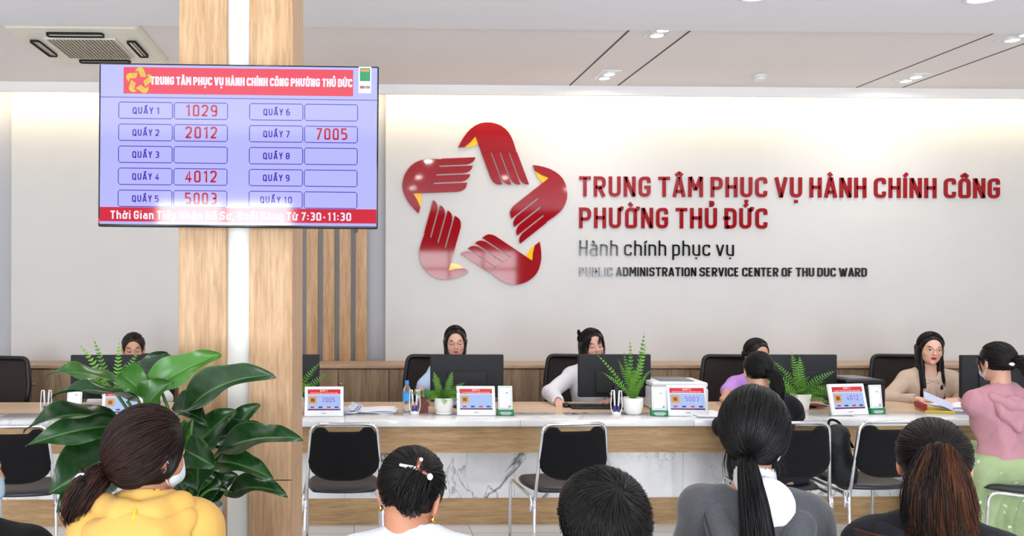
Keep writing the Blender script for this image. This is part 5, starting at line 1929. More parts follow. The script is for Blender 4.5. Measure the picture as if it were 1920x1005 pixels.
    c.ell(CH, (.143 + i_, .100 + i_, .172), None, .05)
    c.cap(SH[-1], SH[1], .049 + i_, .049 + i_, .05)
    for q in (-1, 1):
        c.cap(NB + lean * g.get('trap', .022), SH[q], .036 + i_, .040 + i_, .04)
        if g['sleeve'] == 'long':
            we = EL[q] * .08 + WR[q] * .92
            c.cap(SH[q], EL[q], .047 + i_, .041 + i_, .025)
            c.cap(EL[q], we, .040 + i_, .028 + i_ * .8, .02)
        else:
            c.cap(SH[q], SH[q] * .34 + EL[q] * .66, .048 + i_, .048 + i_ * 1.2, .025)
    if g.get('collar_h'):
        c.cap(NB - lean * .0, NB + lean * g['collar_h'] + np.array((0, .005, 0)), .060 + i_ * .5, .058 + i_ * .4, .02)
    for cc, cr in g.get('cuts', ()):
        c.ell(NB + np.array(cc), cr, None, .008, '-')
    c.cap(NB - lean * .012 + np.array((0, .028, 0)), NB + lean * .20 + np.array((0, .03, 0)), g['neck'], g['neck'] * 1.05, .008, '-')
    if g['sleeve'] == 'long':
        for q in (-1, 1):
            dd = nrm(WR[q] - EL[q])
            c.cap(WR[q] - dd * .012, WR[q] + dd * .08, .031, .034, .004, '-')
    c.half(P + np.array((0, 0, g['hem'])), (0, 0, -1), .01)
    gm = g['mat'] or fabric('cloth_%d_%d_%d' % g['color'], g['color'], .85, 420, .25, .06)
    gh = g.get('h', .011)
    V2, F2 = c.mesh(gh)
    V2 = folds(V2, F2, g['amp'], g['seed'])
    gar = np_mesh(g['name'], V2, F2, gm, root)
    if not skirt:
        c = Sdf()
        c.ell(P + np.array((0, .0, -.012)), (.166, .128, .095), None, .05)
        for q in (-1, 1):
            c.cap(HIP[q], KN[q], .088, .066, .03)
            c.cap(KN[q], AN[q] + np.array((0, 0, .03)), .064, .052, .03)
        c.half(P + np.array((0, 0, .05)), (0, 0, 1), .01)
        V2, F2 = c.mesh(.016)
        np_mesh('trousers', folds(V2, F2, .003, 5), F2, fabric('trousers_%d_%d_%d' % trousers, trousers), root)
    else:
        skirt(root, P, HIP, KN, AN)
    for q in (-1, 1):
        c = Sdf()
        c.ell(AN[q] + np.array((0, .055, -.042)), (.044, .125, .040), None, .02)
        c.cap(AN[q] + np.array((0, 0, -.02)), AN[q] + np.array((0, .0, .0)), .044, .042, .02)
        c.half((0, 0, .002), (0, 0, -1), .004)
        V2, F2 = c.mesh(.011)
        np_mesh('shoe', V2, F2, M['black_plastic'], root)
    info = dict(root=root, H=H, hp=hp, Rh=Rh, NB=NB, SH=SH, EL=EL, WR=WR, P=P, CH=CH, lean=lean, body=body, garment=gar, gm=gm, Rz=np.array(Rz), gi=i_)
    if hair:
        make_hair(info, hair)
    if mask:
        c = Sdf()
        c.ell(H((0, .032, -.062)), (.060, .072, .052), Rh, .02)
        c.cap(H((0, .09, -.03)), H((0, .10, -.07)), .022, .02, .03)
        c.half(H((0, .02, -.06)), Rh @ np.array((0, -1, .12)), .003)
        c.half(H((0, .09, -.016)), Rh @ np.array((0, .25, 1)), .006)
        V2, F2 = c.mesh(.005)
        mk = np_mesh('face_mask', V2, F2, flat('mask_fabric', mask if isinstance(mask, tuple) else (226, 233, 240), .8, 0, .2, .03, 60, .1), root)
        for q in (-1, 1):
            mb = MB()
            for zz_, e in ((-.038, .02), (-.088, -.034)):
                mb.tube(fillet([H((q * .060, .034, zz_)), H((q * .074, .010, (zz_ + e) / 2 - .002)), H((q * .0815, -.016, e * .8))], .03), .0016, 0, 6)
            mb.build('ear_loop', M['paper'], mk)
    if glasses:
        mb = MB()
        for q in (-1, 1):
            ring = [H((q * (.033 + .025 * math.cos(a)), .104 - abs(math.cos(a)) * .004 - .012 * max(0, math.cos(a)) * 1, .001 + .0215 * math.sin(a))) for a in np.linspace(0, 2 * PI, 25)]
            mb.tube(ring, .00125, 0, 6, False)
            mb.tube([H((q * .057, .090, .006)), H((q * .078, .04, .008)), H((q * .084, -.012, .006))], .0012, 0, 6)
        mb.tube([H((-.008, .107, .004)), H((0, .110, .007)), H((.008, .107, .004))], .0012, 0, 6)
        np_g = mb.build('glasses', glasses, root)
    if extra:
        extra(info)
    return info


def cap_pt(info, q, lift=0.0, add=.015):
    q = q / (np.linalg.norm(q, axis=-1, keepdims=True) + 1e-9)
    c_, r_ = info.get('cap', ((0, -.014, .030), (.076, .094, .086)))
    loc = np.array(c_) + (np.array(r_) + add + (lift[..., None] if isinstance(lift, np.ndarray) else lift)) * q
    return info['hp'] + loc @ info['Rh'].T


def slerp(a, b, t):
    a, b = a / np.linalg.norm(a, axis=-1, keepdims=True), b / np.linalg.norm(b, axis=-1, keepdims=True)
    w = np.arccos(np.clip((a * b).sum(-1), -.999, .999))[..., None]
    return (np.sin((1 - t) * w) * a + np.sin(t * w) * b) / np.sin(w)


def scalp_ok(q, ear=-.25):
    face_ = (q[:, 1] > .42) & (q[:, 2] < .60)
    temple = (q[:, 1] > .1) & (q[:, 2] < .05)
    low = q[:, 2] < np.where(q[:, 1] < -.3, -.80, -.42)
    return ~(face_ | temple | low)


def rnd_scalp(r, n):
    out = []
    while len(out) < n:
        q = r.randn(n * 3, 3)
        q /= np.linalg.norm(q, axis=1, keepdims=True)
        out += list(q[scalp_ok(q)])
    return np.array(out[:n])


def tail_path(ctrl, m):
    c = [Vector(p) for p in ctrl]
    pts = fillet(c, .12, 6)
    d = [0]
    for a, b in zip(pts, pts[1:]):
        d.append(d[-1] + (b - a).length)
    t = np.linspace(0, d[-1], m)
    A = np.array([tuple(p) for p in pts])
    return np.stack([np.interp(t, d, A[:, i]) for i in range(3)], 1)


def make_hair(info, st):
    r = np.random.RandomState(st.get('seed', 1))
    H, Rh, root = info['H'], info['Rh'], info['root']
    c0 = np.array(C3(*st.get('color', (20, 17, 17)))) * .8
    c1 = np.array(C3(*st.get('color2', (32, 26, 25)))) * .9
    thick = st.get('thick', .0)
    kind = st['kind']
    s = Sdf()
    info['cap'] = st.get('cap', ((0, -.014, .030), (.076 - (.003 if kind == 'long' else 0), .094, .086)))
    A_ = np.array(info['cap'][1]) + .0125 + thick
    s.ell(H(info['cap'][0]), tuple(A_), Rh, .02)
    if kind == 'short':
        s.ell(H((0, .02, .07)), (.078 + thick, .09, .06), Rh, .04)
    fc = st.get('face_cut', (0, .102, -.030))
    s.ell(H(fc), (.080, .103, st.get('face_h', .121 if kind in ('long', 'half') else .114)), Rh, .012, '-')
    s.half(H((0, -.05, st.get('nape', -.075))), Rh @ np.array((0, .55, -1)), .012)
    if st.get('ears'):
        for q in (-1, 1):
            s.ell(H((q * .098, .004, -.012)), (.030, .026, .040), Rh, .008, '-')
    L, RD, CC = [], [], []

    def add(poly, rad0, taper=(1, .25), cmix=None):
        n, m, _ = poly.shape
        t = np.linspace(0, 1, m)
        rr = rad0 * (taper[0] + (taper[1] - taper[0]) * t ** 1.6)
        L.append(poly)
        RD.append(np.broadcast_to(rr, (n, m)) * r.uniform(.7, 1.25, (n, 1)))
        mx = r.rand(n, 1) if cmix is None else cmix
        CC.append((c0 * (1 - mx) + c1 * mx) * r.uniform(.75, 1.2, (n, 1)))
    m = 14
    t = np.linspace(0, 1, m)[None, :, None]
    n = int(st.get('n', 420) * 1.9)
    extra_add = .014 + thick
    if kind in ('pony', 'bun', 'half'):
        tie = nrm(st['tie'])
        q0 = rnd_scalp(r, n)
        q1 = np.tile(tie, (n, 1)) + r.randn(n, 3) * .05
        Q = slerp(q0[:, None, :], q1[:, None, :], t)
        lift = (r.uniform(-.002, .0035, (n, 1)) + .003 * np.sin(PI * t[..., 0])) * np.ones((n, m))
        add(cap_pt(info, Q, lift, extra_add), .0019, (.7, .9), r.rand(n, 1) * st.get('capmix', .4))
        T = cap_pt(info, tie[None, :], 0.0, extra_add + .006)[0]
        ctrl = [T + np.array(p) for p in [(0, 0, 0)] + st['tail']]
        nt, mt = int(st.get('nt', 260) * 1.9), 18
        path = tail_path(ctrl, mt)
        tt = np.linspace(0, 1, mt)
        prof = np.interp(tt, st.get('prof_t', [0, .15, .5, .85, 1]), st['prof'])
        dirs = r.randn(nt, 3)
        dirs /= np.linalg.norm(dirs, axis=1, keepdims=True)
        rr = r.uniform(.15, 1, (nt, 1)) ** .5
        wob = .004 * np.sin(tt[None, :] * r.uniform(4, 9, (nt, 1)) + r.rand(nt, 1) * 6)
        end = r.uniform(st.get('ragged', .86), 1.0, (nt, 1))
        te = np.clip(tt[None, :] * end, 0, 1)
        pp = np.stack([np.interp(te, tt, path[:, i]) for i in range(3)], -1)
        fl = np.array(st.get('flat', (1, 1, 1)))
        poly = pp + dirs[:, None, :] * fl * (rr * prof[None, :])[..., None] + wob[..., None] * dirs[:, None, ::-1]
        ph = np.arctan2(dirs[:, 2], dirs[:, 0])[:, None] * 1.5 + dirs[:, :1] * 5
        zmix = np.clip(r.rand(nt, 1) * .55 + .30 * np.sin(ph * 2.3) + .1 + (dirs[:, :1] * fl[0]) * st.get('side_light', 0), 0, 1)
        add(poly, st.get('tr', .0020), (1, .35), zmix)
        s2 = list(zip(path, prof * .82))
        if st.get('flat') is None:
            bk = st.get('core', .8)
            s.chain([p for p, _ in s2], [max(.004, q * bk) for _, q in s2], .012)
        else:
            for p, q in s2:
                s.ell(p, (max(.008, q * fl[0]), max(.008, q * fl[1] * .8), .026), None, .02)
        if st.get('band', True):
            pass
    if kind == 'half' or kind == 'long':
        # loose hair falling from the parting over the sides and the back
        nl = int(st.get('nl', 420) * 1.8)
        lenz = st['len']
        y0 = r.uniform(-.75, .50, nl)
        z0 = np.sqrt(np.clip(1 - y0 ** 2, 0.05, 1))
        side = np.where(r.rand(nl) < .5, -1, 1)
        part = st.get('part', 0.0)
        q0 = np.stack([part + side * .03, y0, z0], 1)
        back = r.rand(nl) < st.get('back', .35)
        ye = np.where(back, -r.uniform(.35, 1, nl), r.uniform(-.45, st.get('front', .30), nl))
        q1 = np.stack([side * np.sqrt(np.clip(1 - ye ** 2, .02, 1)), ye, np.full(nl, -.25) + r.uniform(-.1, .1, nl)], 1)
        ma = 10
        ta = np.linspace(0, 1, ma)[None, :, None]
        Q = slerp(q0[:, None, :], q1[:, None, :], ta)
        lift = r.uniform(-.001, .005, (nl, 1)) * np.ones((nl, ma))
        up = cap_pt(info, Q, lift, extra_add)
        mb_ = 12
        tb = np.linspace(0, 1, mb_ + 1)[1:][None, :]
        endp = up[:, -1, :]
        ll = r.uniform(*lenz, (nl, 1))
        inw = np.sin(np.minimum(1, tb * ll / .16) * PI * .5)
        drop = np.stack([endp[:, None, 0] + side[:, None] * (st.get('flare', -.004) * tb - st.get('inx', .010) * inw) + .007 * np.sin(tb * 7 + r.rand(nl, 1) * 6),
                         endp[:, None, 1] + np.where(back, -.012, .0)[:, None] * tb + st.get('fwd', .02) * np.where(back, 0, 1)[:, None] * np.clip((tb * ll - .09) / .14, 0, 1) + .006 * np.sin(tb * 6 + r.rand(nl, 1) * 6),
                         endp[:, None, 2] - ll * tb], -1)
        add(np.concatenate([up, drop], 1), st.get('lr', .0028), (1, .4))
        s_ln = (lenz[0] + lenz[1]) / 2 * .86
        for sd in (-1, 1):
            for yy, rr_ in ((-.055, .030), (-.025, .026), (.004, .019)):
                p0 = H((sd * .070, yy, .0))
                iz = min(.16, s_ln * .5)
                p1 = p0 + np.array((-sd * st.get('inx', .010), 0, -iz))
                p2 = p1 + np.array((-sd * .004, st.get('fwd', .02) * .9, -max(.02, s_ln * .92 - iz)))
                s.chain([p0, p1, p2], [rr_, rr_ * .95, rr_ * .7], .015)
        p0 = H((0, -.085, -.01))
        s.cap(p0, p0 + np.array((0, -.01, -s_ln * .8)), .05, .03, .03)
    if kind == 'short':
        crown = nrm(st.get('crown', (.25, -.35, .9)))
        q0 = rnd_scalp(r, n)
        ax_ = q0 - crown * (q0 @ crown)[:, None]
        ax_ /= np.linalg.norm(ax_, axis=1, keepdims=True) + 1e-6
        sw = np.cross(crown[None, :], ax_)
        q1 = q0 + (ax_ * .9 + sw * .35) * r.uniform(.35, .80, (n, 1))
        Q = slerp(q0[:, None, :], q1[:, None, :], t)
        lift = (r.uniform(-.002, .003, (n, 1)) + r.uniform(.001, .011, (n, 1)) * t[..., 0] ** 1.3)
        add(cap_pt(info, Q, lift, extra_add - .003), .0016, (1, .2))
    if st.get('wisps'):
        for p in st['wisps']:
            nn = p.get('n', 14)
            pa = tail_path([H(v) if p.get('local', True) else np.array(v) for v in p['pts']], 12)
            off = r.randn(nn, 1, 3) * p.get('w', .004)
            add(pa[None] + off * np.linspace(.6, 1.3, 12)[None, :, None], p.get('r', .0014), (1, .2))
    V, Fq = s.mesh(.0065)
    nb = len(V)
    cols = np.tile(c0 * .9, (nb, 1))
    VV, FF, CL = [V], [Fq], [cols]
    o = nb
    for a, b, c in zip(L, RD, CC):
        v, f_, k_ = strands_mesh('', a, b, c, None, None)
        VV.append(v)
        FF.append(f_ + o)
        CL.append(k_)
        o += len(v)
    return np_mesh('hair', np.concatenate(VV), np.concatenate(FF), st.get('mat', HAIR), root, True, np.concatenate(CL))

# ================================================================== the clerks behind the counter (facing the camera)
FACE = PI
gold_wire = M['gold']
thin_wire = flat('glasses_metal', (150, 120, 104), .3, 1.0)


def lw(info_yaw, root_xy, p):
    """World point to the person's own frame."""
    v = Matrix.Rotation(-info_yaw, 3, 'Z') @ (Vector(p) - Vector((root_xy[0], root_xy[1], 0)))
    return np.array(v)


def clerk_arms(px, py_top, Y, yaw, off, lw_world, rw_world, elbow_out=.10, ez=-.21, efwd=.10):
    """Wrists given as world points; elbows placed between shoulder and wrist."""
    top = at(px, py_top, Y)
    Rz = Matrix.Rotation(yaw, 3, 'Z')
    base = Vector((top.x, top.y, 0)) - Rz @ Vector((off[0], off[1], 0))
    NB = np.array((off[0] * .86, off[1] - .045, top.z - .135 - .198))
    out = {}
    for q, w in ((-1, lw_world), (1, rw_world)):
        p = lw(yaw, base, w)
        out[('w', q)] = p
        sh = NB + np.array((q * .15, 0, -.05))
        mid = (sh + p) / 2
        L1, L2 = .25, .225
        d = p - sh
        D = min(np.linalg.norm(d), L1 + L2 - .004)
        dn = nrm(d)
        p = sh + dn * D if np.linalg.norm(d) > D else p
        out[('w', q)] = p
        a = (L1 ** 2 - L2 ** 2 + D ** 2) / (2 * D)
        hgt = math.sqrt(max(0, L1 ** 2 - a ** 2))
        pole = np.array((q * elbow_out * 10, -.25, -.75))
        pole = nrm(pole - dn * (pole @ dn))
        out[('e', q)] = sh + dn * a + pole * hgt
    return out


lab = 'person with hair tied back behind the leftmost monitor, only forehead and eyes in view'
w1, w2 = at(205, 770, 6.42), at(285, 770, 6.42)
person(lab, 250, 623, 6.72, FACE + rad(10), (rad(4), rad(9), 0), (0, .10), (200, 152, 126), garment=dict(color=(232, 234, 240), seed=2), arms=clerk_arms(250, 623, 6.72, FACE + rad(10), (0, .10), (w2.x, w2.y, .80), (w1.x, w1.y, .80)),
       hair=dict(kind='pony', tie=(0, -1, .1), tail=[(0, -.03, -.02), (0, -.04, -.10)], prof=[.012, .02, .02, .015, .008], n=300, nt=80, color=(34, 24, 20), color2=(92, 52, 36), seed=2), face=dict(eyes='down'))

w1, w2 = at(792, 775, 6.36), at(905, 775, 6.40)
person('person in pale blue short sleeves with glasses and long hair, looking down behind monitor', 854, 610, 6.66, FACE - rad(4), (rad(-1), rad(7), rad(2)), (0, .10), (212, 166, 144),
       garment=dict(color=(186, 206, 236), sleeve='short', seed=4, collar_h=.03), arms=clerk_arms(854, 610, 6.66, FACE - rad(4), (0, .10), (w2.x, w2.y, .80), (w1.x, w1.y, .80)),
       hands={1: ((0.0, 1, -.1), (0, 0, -1), (-1, 0, 0), .5), -1: ((0, 1, -.1), (0, 0, -1), (1, 0, 0), .5)},
       hair=dict(kind='long', len=(.16, .26), part=.0, back=.65, front=-.30, seed=3, fwd=-.015, color=(20, 17, 18), color2=(44, 34, 32)), face=dict(eyes='down', lips=(192, 84, 84)), glasses=thin_wire)


def bow(info):
    H = info['H']
    c = np.array((.083, -.075, .070))
    mb = MB()
    for s in (-1, 1):
        mb.ball((0, 0, 0), (.024, .012, .030), 0, 12, 8)
        n = 12 * 7 + 2
        for i in range(len(mb.v) - n, len(mb.v)):
            p = mb.v[i]
            mb.v[i] = tuple(H(c + np.array((p[0] * .6 + .0, p[1] + s * .004, p[2] * .9 + s * .026))))
    b = mb.build('hair_bow', M['black_fabric'], info['root'])


def ruffles(info):
    for q in (-1, 1):
        s = Sdf()
        a, b = info['NB'] + np.array((q * .055, .075, -.02)), info['CH'] + np.array((q * .075, .115, .0))
        pts = [a * (1 - t) + b * t + np.array((q * .010 * math.sin(t * 22), .012 * math.cos(t * 17), 0)) for t in np.linspace(0, 1, 14)]
        s.chain(pts, [.014] * 14, .008)
        V, Fq = s.mesh(.007)
        np_mesh('ruffle', V, Fq, info['gm'], info['root'])


wrM = (MOUSE.x - .035, MOUSE.y + .105, .795)
w2 = at(1146, 762, 6.30)
person('person in a white ruffled blouse with a black hair bow, using a computer mouse', 1111, 615, 6.58, FACE + rad(2), (rad(2), rad(7), rad(6)), (0, .10), (216, 166, 146),
       garment=dict(color=(226, 226, 232), seed=6, inf=.024, amp=.0050, collar_h=.03), arms=clerk_arms(1111, 615, 6.58, FACE + rad(2), (0, .10), (w2.x, w2.y, .795), wrM, .13),
       hands={1: ((.12, 1, -.10), (0, -.1, -1), (-1, 0.1, 0), .45), -1: ((.9, .35, -.04), (0, 0, -1), (.3, 1, 0), .25)},
       hair=dict(kind='half', tie=(.35, -.85, .5), tail=[(0, -.03, -.02), (.0, -.04, -.16), (0, -.03, -.28)], prof=[.012, .03, .034, .024, .008], n=320, nt=160, len=(.12, .24), back=.85, front=-.3, fwd=-.02, seed=5, part=-.05, nl=240,
                 wisps=[dict(pts=[(-.030, .10, .085), (-.020, .112, .055), (-.012, .112, .026)], n=26, w=.006), dict(pts=[(.040, .085, .075), (.062, .078, .03), (.070, .058, -.06)], n=26, w=.005), dict(pts=[(-.055, .078, .06), (-.074, .060, .0), (-.072, .045, -.09)], n=26, w=.005)]),
       face=dict(eyes='down', lips=(204, 100, 100)), extra=lambda i: (bow(i), ruffles(i)))

w1, w2 = at(1356, 766, 6.28), at(1440, 770, 6.3)


def polo_collar(info):
    for q in (-1, 1):
        s = Sdf()
        a = info['NB'] + np.array((q * .062, .02, .035))
        s.chain([a, a + np.array((q * .006, .055, -.02)), info['NB'] + np.array((q * .035, .105, -.045))], [.014, .014, .010], .01)
        V, Fq = s.mesh(.006)
        np_mesh('collar', V, Fq, info['gm'], info['root'])


person('person in a lilac short sleeved blouse, half hidden by the customer in black', 1420, 634, 6.62, FACE - rad(6), (rad(16), rad(8), 0), (0, .12), (206, 154, 128),
       garment=dict(color=(196, 146, 228), sleeve='short', seed=8, collar_h=.02), arms=clerk_arms(1420, 634, 6.62, FACE - rad(6), (0, .12), (w2.x, w2.y, .80), (w1.x, w1.y, .80)),
       hands={1: ((-.2, 1, -.1), (0, 0, -1), (-1, 0, 0), .4)},
       hair=dict(kind='long', len=(.04, .10), part=-.25, back=.7, front=-.1, seed=9, color=(18, 15, 16), color2=(36, 28, 28), fwd=-.01), face=dict(eyes='down'), extra=polo_collar)


def tie_ribbons(info):
    NB, CH = info['NB'], info['CH']
    f = np.array((0, .128, 0))
    k = NB + np.array((.0, .092, -.052))
    mb = MB()
    for q, l in ((-1, .17), (1, .20)):
        mb.tube(fillet([k, k + np.array((q * .022, .028, -.05)), k + np.array((q * .038, .035, -l))], .05), [.006] * 9 if False else .0065, 0, 8)
        mb.tube(fillet([k, k + np.array((q * .04, .014, .008)), k + np.array((q * .045, .02, -.02)), k + np.array((0, .012, -.004))], .02), .006, 0, 8)
    mb.ball(k + np.array((0, .012, 0)), .011)
    mb.build('neck_ribbon', info['gm'], info['root'])
    w, e = info['WR'][-1], info['EL'][-1]
    d = nrm(w - e)
    up = nrm(np.cross(d, np.array((0, 0, 1))))
    v = np.cross(up, d)
    c = w - d * .012
    mb = MB()
    ring = [c + (up * math.cos(a) + v * math.sin(a)) * .0275 for a in np.linspace(0, 2 * PI, 20)]
    mb.tube(ring, .006, 0, 8, False)
    wt = mb.build('watch', M['black_plastic'], info['root'])
    MB().ball(c + np.array((0, .004, .028)), (.015, .015, .006)).build('watch_face', M['steel'], wt)


yw = FACE - rad(22)
w1, w2 = at(1718, 765, 6.36), at(1796, 753, 6.20)
person('person in a beige blouse with long straight black hair, glasses and red lips', 1745, 622, 6.50, yw, (rad(4), rad(6), rad(-3)), (0, .08), (220, 176, 156),
       garment=dict(color=(200, 178, 160), seed=12, inf=.020, amp=.0045, collar_h=.045, neck=.060), arms=clerk_arms(1745, 622, 6.50, yw, (0, .08), (w2.x, w2.y, .815), (w1.x, w1.y, .80), .12),
       hands={-1: ((.75, .75, -.05), (0, 0, -1), (.6, -.6, 0.2), .3), 1: ((-1, .4, -.05), (0, 0, -1), (.3, 1, 0), .4)},
       hair=dict(kind='long', len=(.30, .47), part=.05, back=.30, front=.04, seed=14, color=(14, 12, 14), color2=(30, 24, 26), fwd=.070, inx=.008, nl=900, lr=.0032), face=dict(eyes='open', lips=(190, 18, 38)), glasses=gold_wire, extra=tie_ribbons)

# ================================================================== customers at the counter (seen from behind)
w1, w2 = at(1372, 784, 5.68), at(1490, 784, 5.72)
person('person in black with a low ponytail leaning on the counter, back turned', 1421, 658, 5.34, rad(-6), (rad(-2), rad(8), 0), (-.04, .26), (214, 168, 140), seat=.455,
       garment=dict(color=(17, 18, 24), seed=15, inf=.030, amp=.006, collar_h=.04, name='jacket'), arms=clerk_arms(1421, 658, 5.34, rad(-6), (-.04, .26), (w1.x, w1.y, .815), (w2.x, w2.y, .815), .05),
       hair=dict(kind='pony', tie=(.25, -.92, -.35), tail=[(.03, -.03, -.01), (.045, -.05, -.10), (.05, -.04, -.24)], prof=[.016, .036, .042, .03, .012], seed=16, color=(13, 12, 14), color2=(28, 24, 26), n=380))


def long_skirt(root, P, HIP, KN, AN):
    s = Sdf()
    s.ell(P + np.array((0, .0, -.01)), (.185, .155, .12), None, .06)
    kn = (KN[-1] + KN[1]) / 2
    s.cap(P, kn, .15, .145, .08)
    for q in (-1, 1):
        s.cap(HIP[q], KN[q] + np.array((q * .03, 0, 0)), .11, .10, .06)
        s.cap(KN[q] + np.array((q * .03, 0, -.02)), np.array((KN[q][0] * 1.7, KN[q][1], .14)), .10, .12, .08)
        s.cap(P + np.array((q * .13, -.02, -.05)), P + np.array((q * .20, .06, -.38)), .07, .10, .07)
    s.cap(kn, (kn[0], kn[1], .14), .13, .14, .08)
    s.cap((0, .06, .36), (0, .10, .16), .15, .19, .10)
    s.cap((0, .25, .30), (0, .28, .15), .17, .20, .10)
    s.half((0, 0, .07), (0, 0, -1), .01)
    s.half(P + np.array((0, 0, .08)), (0, 0, 1), .01)
    V, Fq = s.mesh(.013)
    th = np.arctan2(V[:, 1] - .2, V[:, 0])
    N = vnormals(V, Fq)
    amt = .014 * np.clip((P[2] + .05 - V[:, 2]) / .3, 0, 1)
    V = V + N * (amt * np.sin(th * 19 + 2 * np.sin(V[:, 2] * 9)))[:, None]
    t = NT('green_flower_skirt')
    v = t.coords()
    vo = t.add('ShaderNodeTexVoronoi', feature='F1')
    vo.inputs['Scale'].default_value = 17
    t.link(v, vo.inputs['Vector'])
    spot = t.ramp(vo.outputs['Distance'], [(0.16, (1, 1, 1, 1)), (0.24, (0, 0, 0, 1))])
    ns = t.ramp(t.noise(v, 60, 3), [(.45, (0, 0, 0, 1)), (.55, (1, 1, 1, 1))])
    f = t.mix(1.0, spot, ns, 'MULTIPLY')
    base = t.ramp(t.noise(v, 6, 3), [(.3, C4(140, 160, 116)), (.7, C4(168, 186, 142))])
    t.base(t.mix(f, base, C4(226, 234, 214)))
    t.set(Roughness=.85, Specular_IOR_Level=.2)
    np_mesh('skirt', V, Fq, t.m, root)


def hood(info, col_mat, pts, rs, name='hood', k=.02, seed=3, amp=.003, h=.0095):
    s = Sdf()
    NB = info['NB']
    s.chain([NB + np.array(p) for p in pts], rs, k)
    V, Fq = s.mesh(h)
    return np_mesh(name, folds(V, Fq, amp, seed), Fq, col_mat, info['root'])


def pink_extra(info):
    NB = info['NB']
    hood(info, info['gm'], [(-.085, .03, .0), (-.09, -.06, -.01), (-.03, -.115, -.05), (.05, -.115, -.06), (.11, -.05, -.02), (.10, .04, .0)], [.028, .034, .040, .040, .034, .028], seed=22)
    s = Sdf()
    s.ell(NB + np.array((.01, -.105, -.10)), (.095, .045, .11), None, .04)
    s.chain([NB + np.array(p) for p in ((-.085, -.06, -.02), (-.07, -.12, -.10), (.0, -.145, -.19), (.075, -.12, -.10), (.10, -.05, -.03))], [.026, .022, .020, .022, .026], .015)
    V, Fq = s.mesh(.008)
    np_mesh('hood_back', folds(V, Fq, .005, 23), Fq, info['gm'], info['root'])
    T = info['H']((0.0, -.118, -.010))
    MB().ball(T + np.array((0, -.012, .004)), (.030, .016, .012)).build('hair_band', M['paper'], info['root'])


yw = rad(-4)
w1, w2 = at(1846, 790, 5.72), at(1925, 800, 5.66)
pk = person('person in a pink hooded jacket and green flowered skirt sitting at the counter', 1868, 640, 5.16, yw, (rad(9), rad(4), 0), (0, .08), (206, 158, 136), seat=.47,
            garment=dict(color=(186, 136, 146), seed=18, inf=.028, amp=.011, collar_h=.03, name='jacket', hem=-.03), arms=clerk_arms(1868, 640, 5.16, yw, (0, .08), (w1.x, w1.y - .25, .83), (w2.x, w2.y - .15, .86), .30),
            hair=dict(kind='pony', tie=(.10, -.97, -.20), tail=[(.03, -.035, -.005), (.07, -.05, -.06), (.11, -.04, -.16)], prof=[.020, .042, .052, .046, .02], seed=19, color=(15, 13, 15), color2=(40, 28, 28), n=420, ragged=.6,
                      wisps=[dict(pts=[(-.076, .05, .04), (-.08, .035, -.03), (-.07, .03, -.08)], n=10, w=.004)]),
            skirt=long_skirt, mask=(232, 236, 242), glasses=thin_wire, extra=pink_extra)

# ================================================================== people waiting in the foreground
yel = fabric('yellow_fleece', (214, 168, 88), .9, 700, .35, .05, .15, .1)


def yellow_extra(info):
    gm = info['gm']
    # standing collar of the hood around the neck, the hood lying in folds over the back
    hood(info, gm, [(-.10, .05, .0), (-.105, -.03, .015), (-.05, -.085, .010), (.04, -.085, .012), (.10, -.03, .02), (.095, .06, .005)], [.030, .036, .036, .036, .036, .030], 'hood_collar', .03, 31, .003)
    s = Sdf()
    NB = info['NB']
    s.ell(NB + np.array((-.015, -.105, -.055)), (.125, .055, .085), None, .05)
    s.ell(NB + np.array((-.01, -.125, -.13)), (.105, .045, .10), None, .06)
    s.chain([NB + np.array(p) for p in ((-.115, .02, -.02), (-.12, -.06, -.04), (-.05, -.12, -.06), (.05, -.12, -.04), (.115, -.06, -.015), (.12, .03, -.015))], [.026, .034, .04, .04, .034, .028], .03)
    for i, (a, b) in enumerate((((.0, -.165, -.075), (.125, -.07, .010)), ((-.02, -.168, -.11), (.132, -.085, -.025)), ((.0, -.165, -.15), (.135, -.095, -.06)))):
        s.chain([NB + np.array(a), NB + (np.array(a) + np.array(b)) / 2 + np.array((.012, -.018, -.004)), NB + np.array(b)], [.005, .013, .012], .014)
    V, Fq = s.mesh(.008)
    h = np_mesh('hood', folds(V, Fq, .003, 33), Fq, gm, info['root'])
    mb = MB()
    mb.tube(fillet([NB + np.array(p) for p in ((-.005, -.118, .035), (-.012, -.154, -.02), (-.022, -.166, -.07), (-.035, -.172, -.13), (-.045, -.168, -.20))], .05), .0042, 0, 6)
    tag(mb.build('seam', flat('yellow_seam', (240, 206, 60), .8), h), 'brighter yellow stitched seam')
    T = np.array(info['tie']) + np.array((-.030, -.030, -.012))
    mb = MB()
    mb.box((-.034, -.016, -.022), (.034, .016, .022), 0, .007, 3, Matrix.Translation(T) @ Matrix.Rotation(rad(32), 4, 'Y'))
    mb.tube(fillet([Vector(T) + Vector((-.038, -.014, .006)), Vector(T) + Vector((-.012, -.020, .026)), Vector(T) + Vector((.022, -.016, .010))], .01), .0045, 1)
    mb.build('hair_clip', [M['black_gloss'], M['chrome']], info['root'])


def with_tie(fn, tie, add=.022):
    def f(info):
        info['tie'] = cap_pt(info, nrm(tie)[None, :], 0.0, add)[0]
        fn(info)
    return f


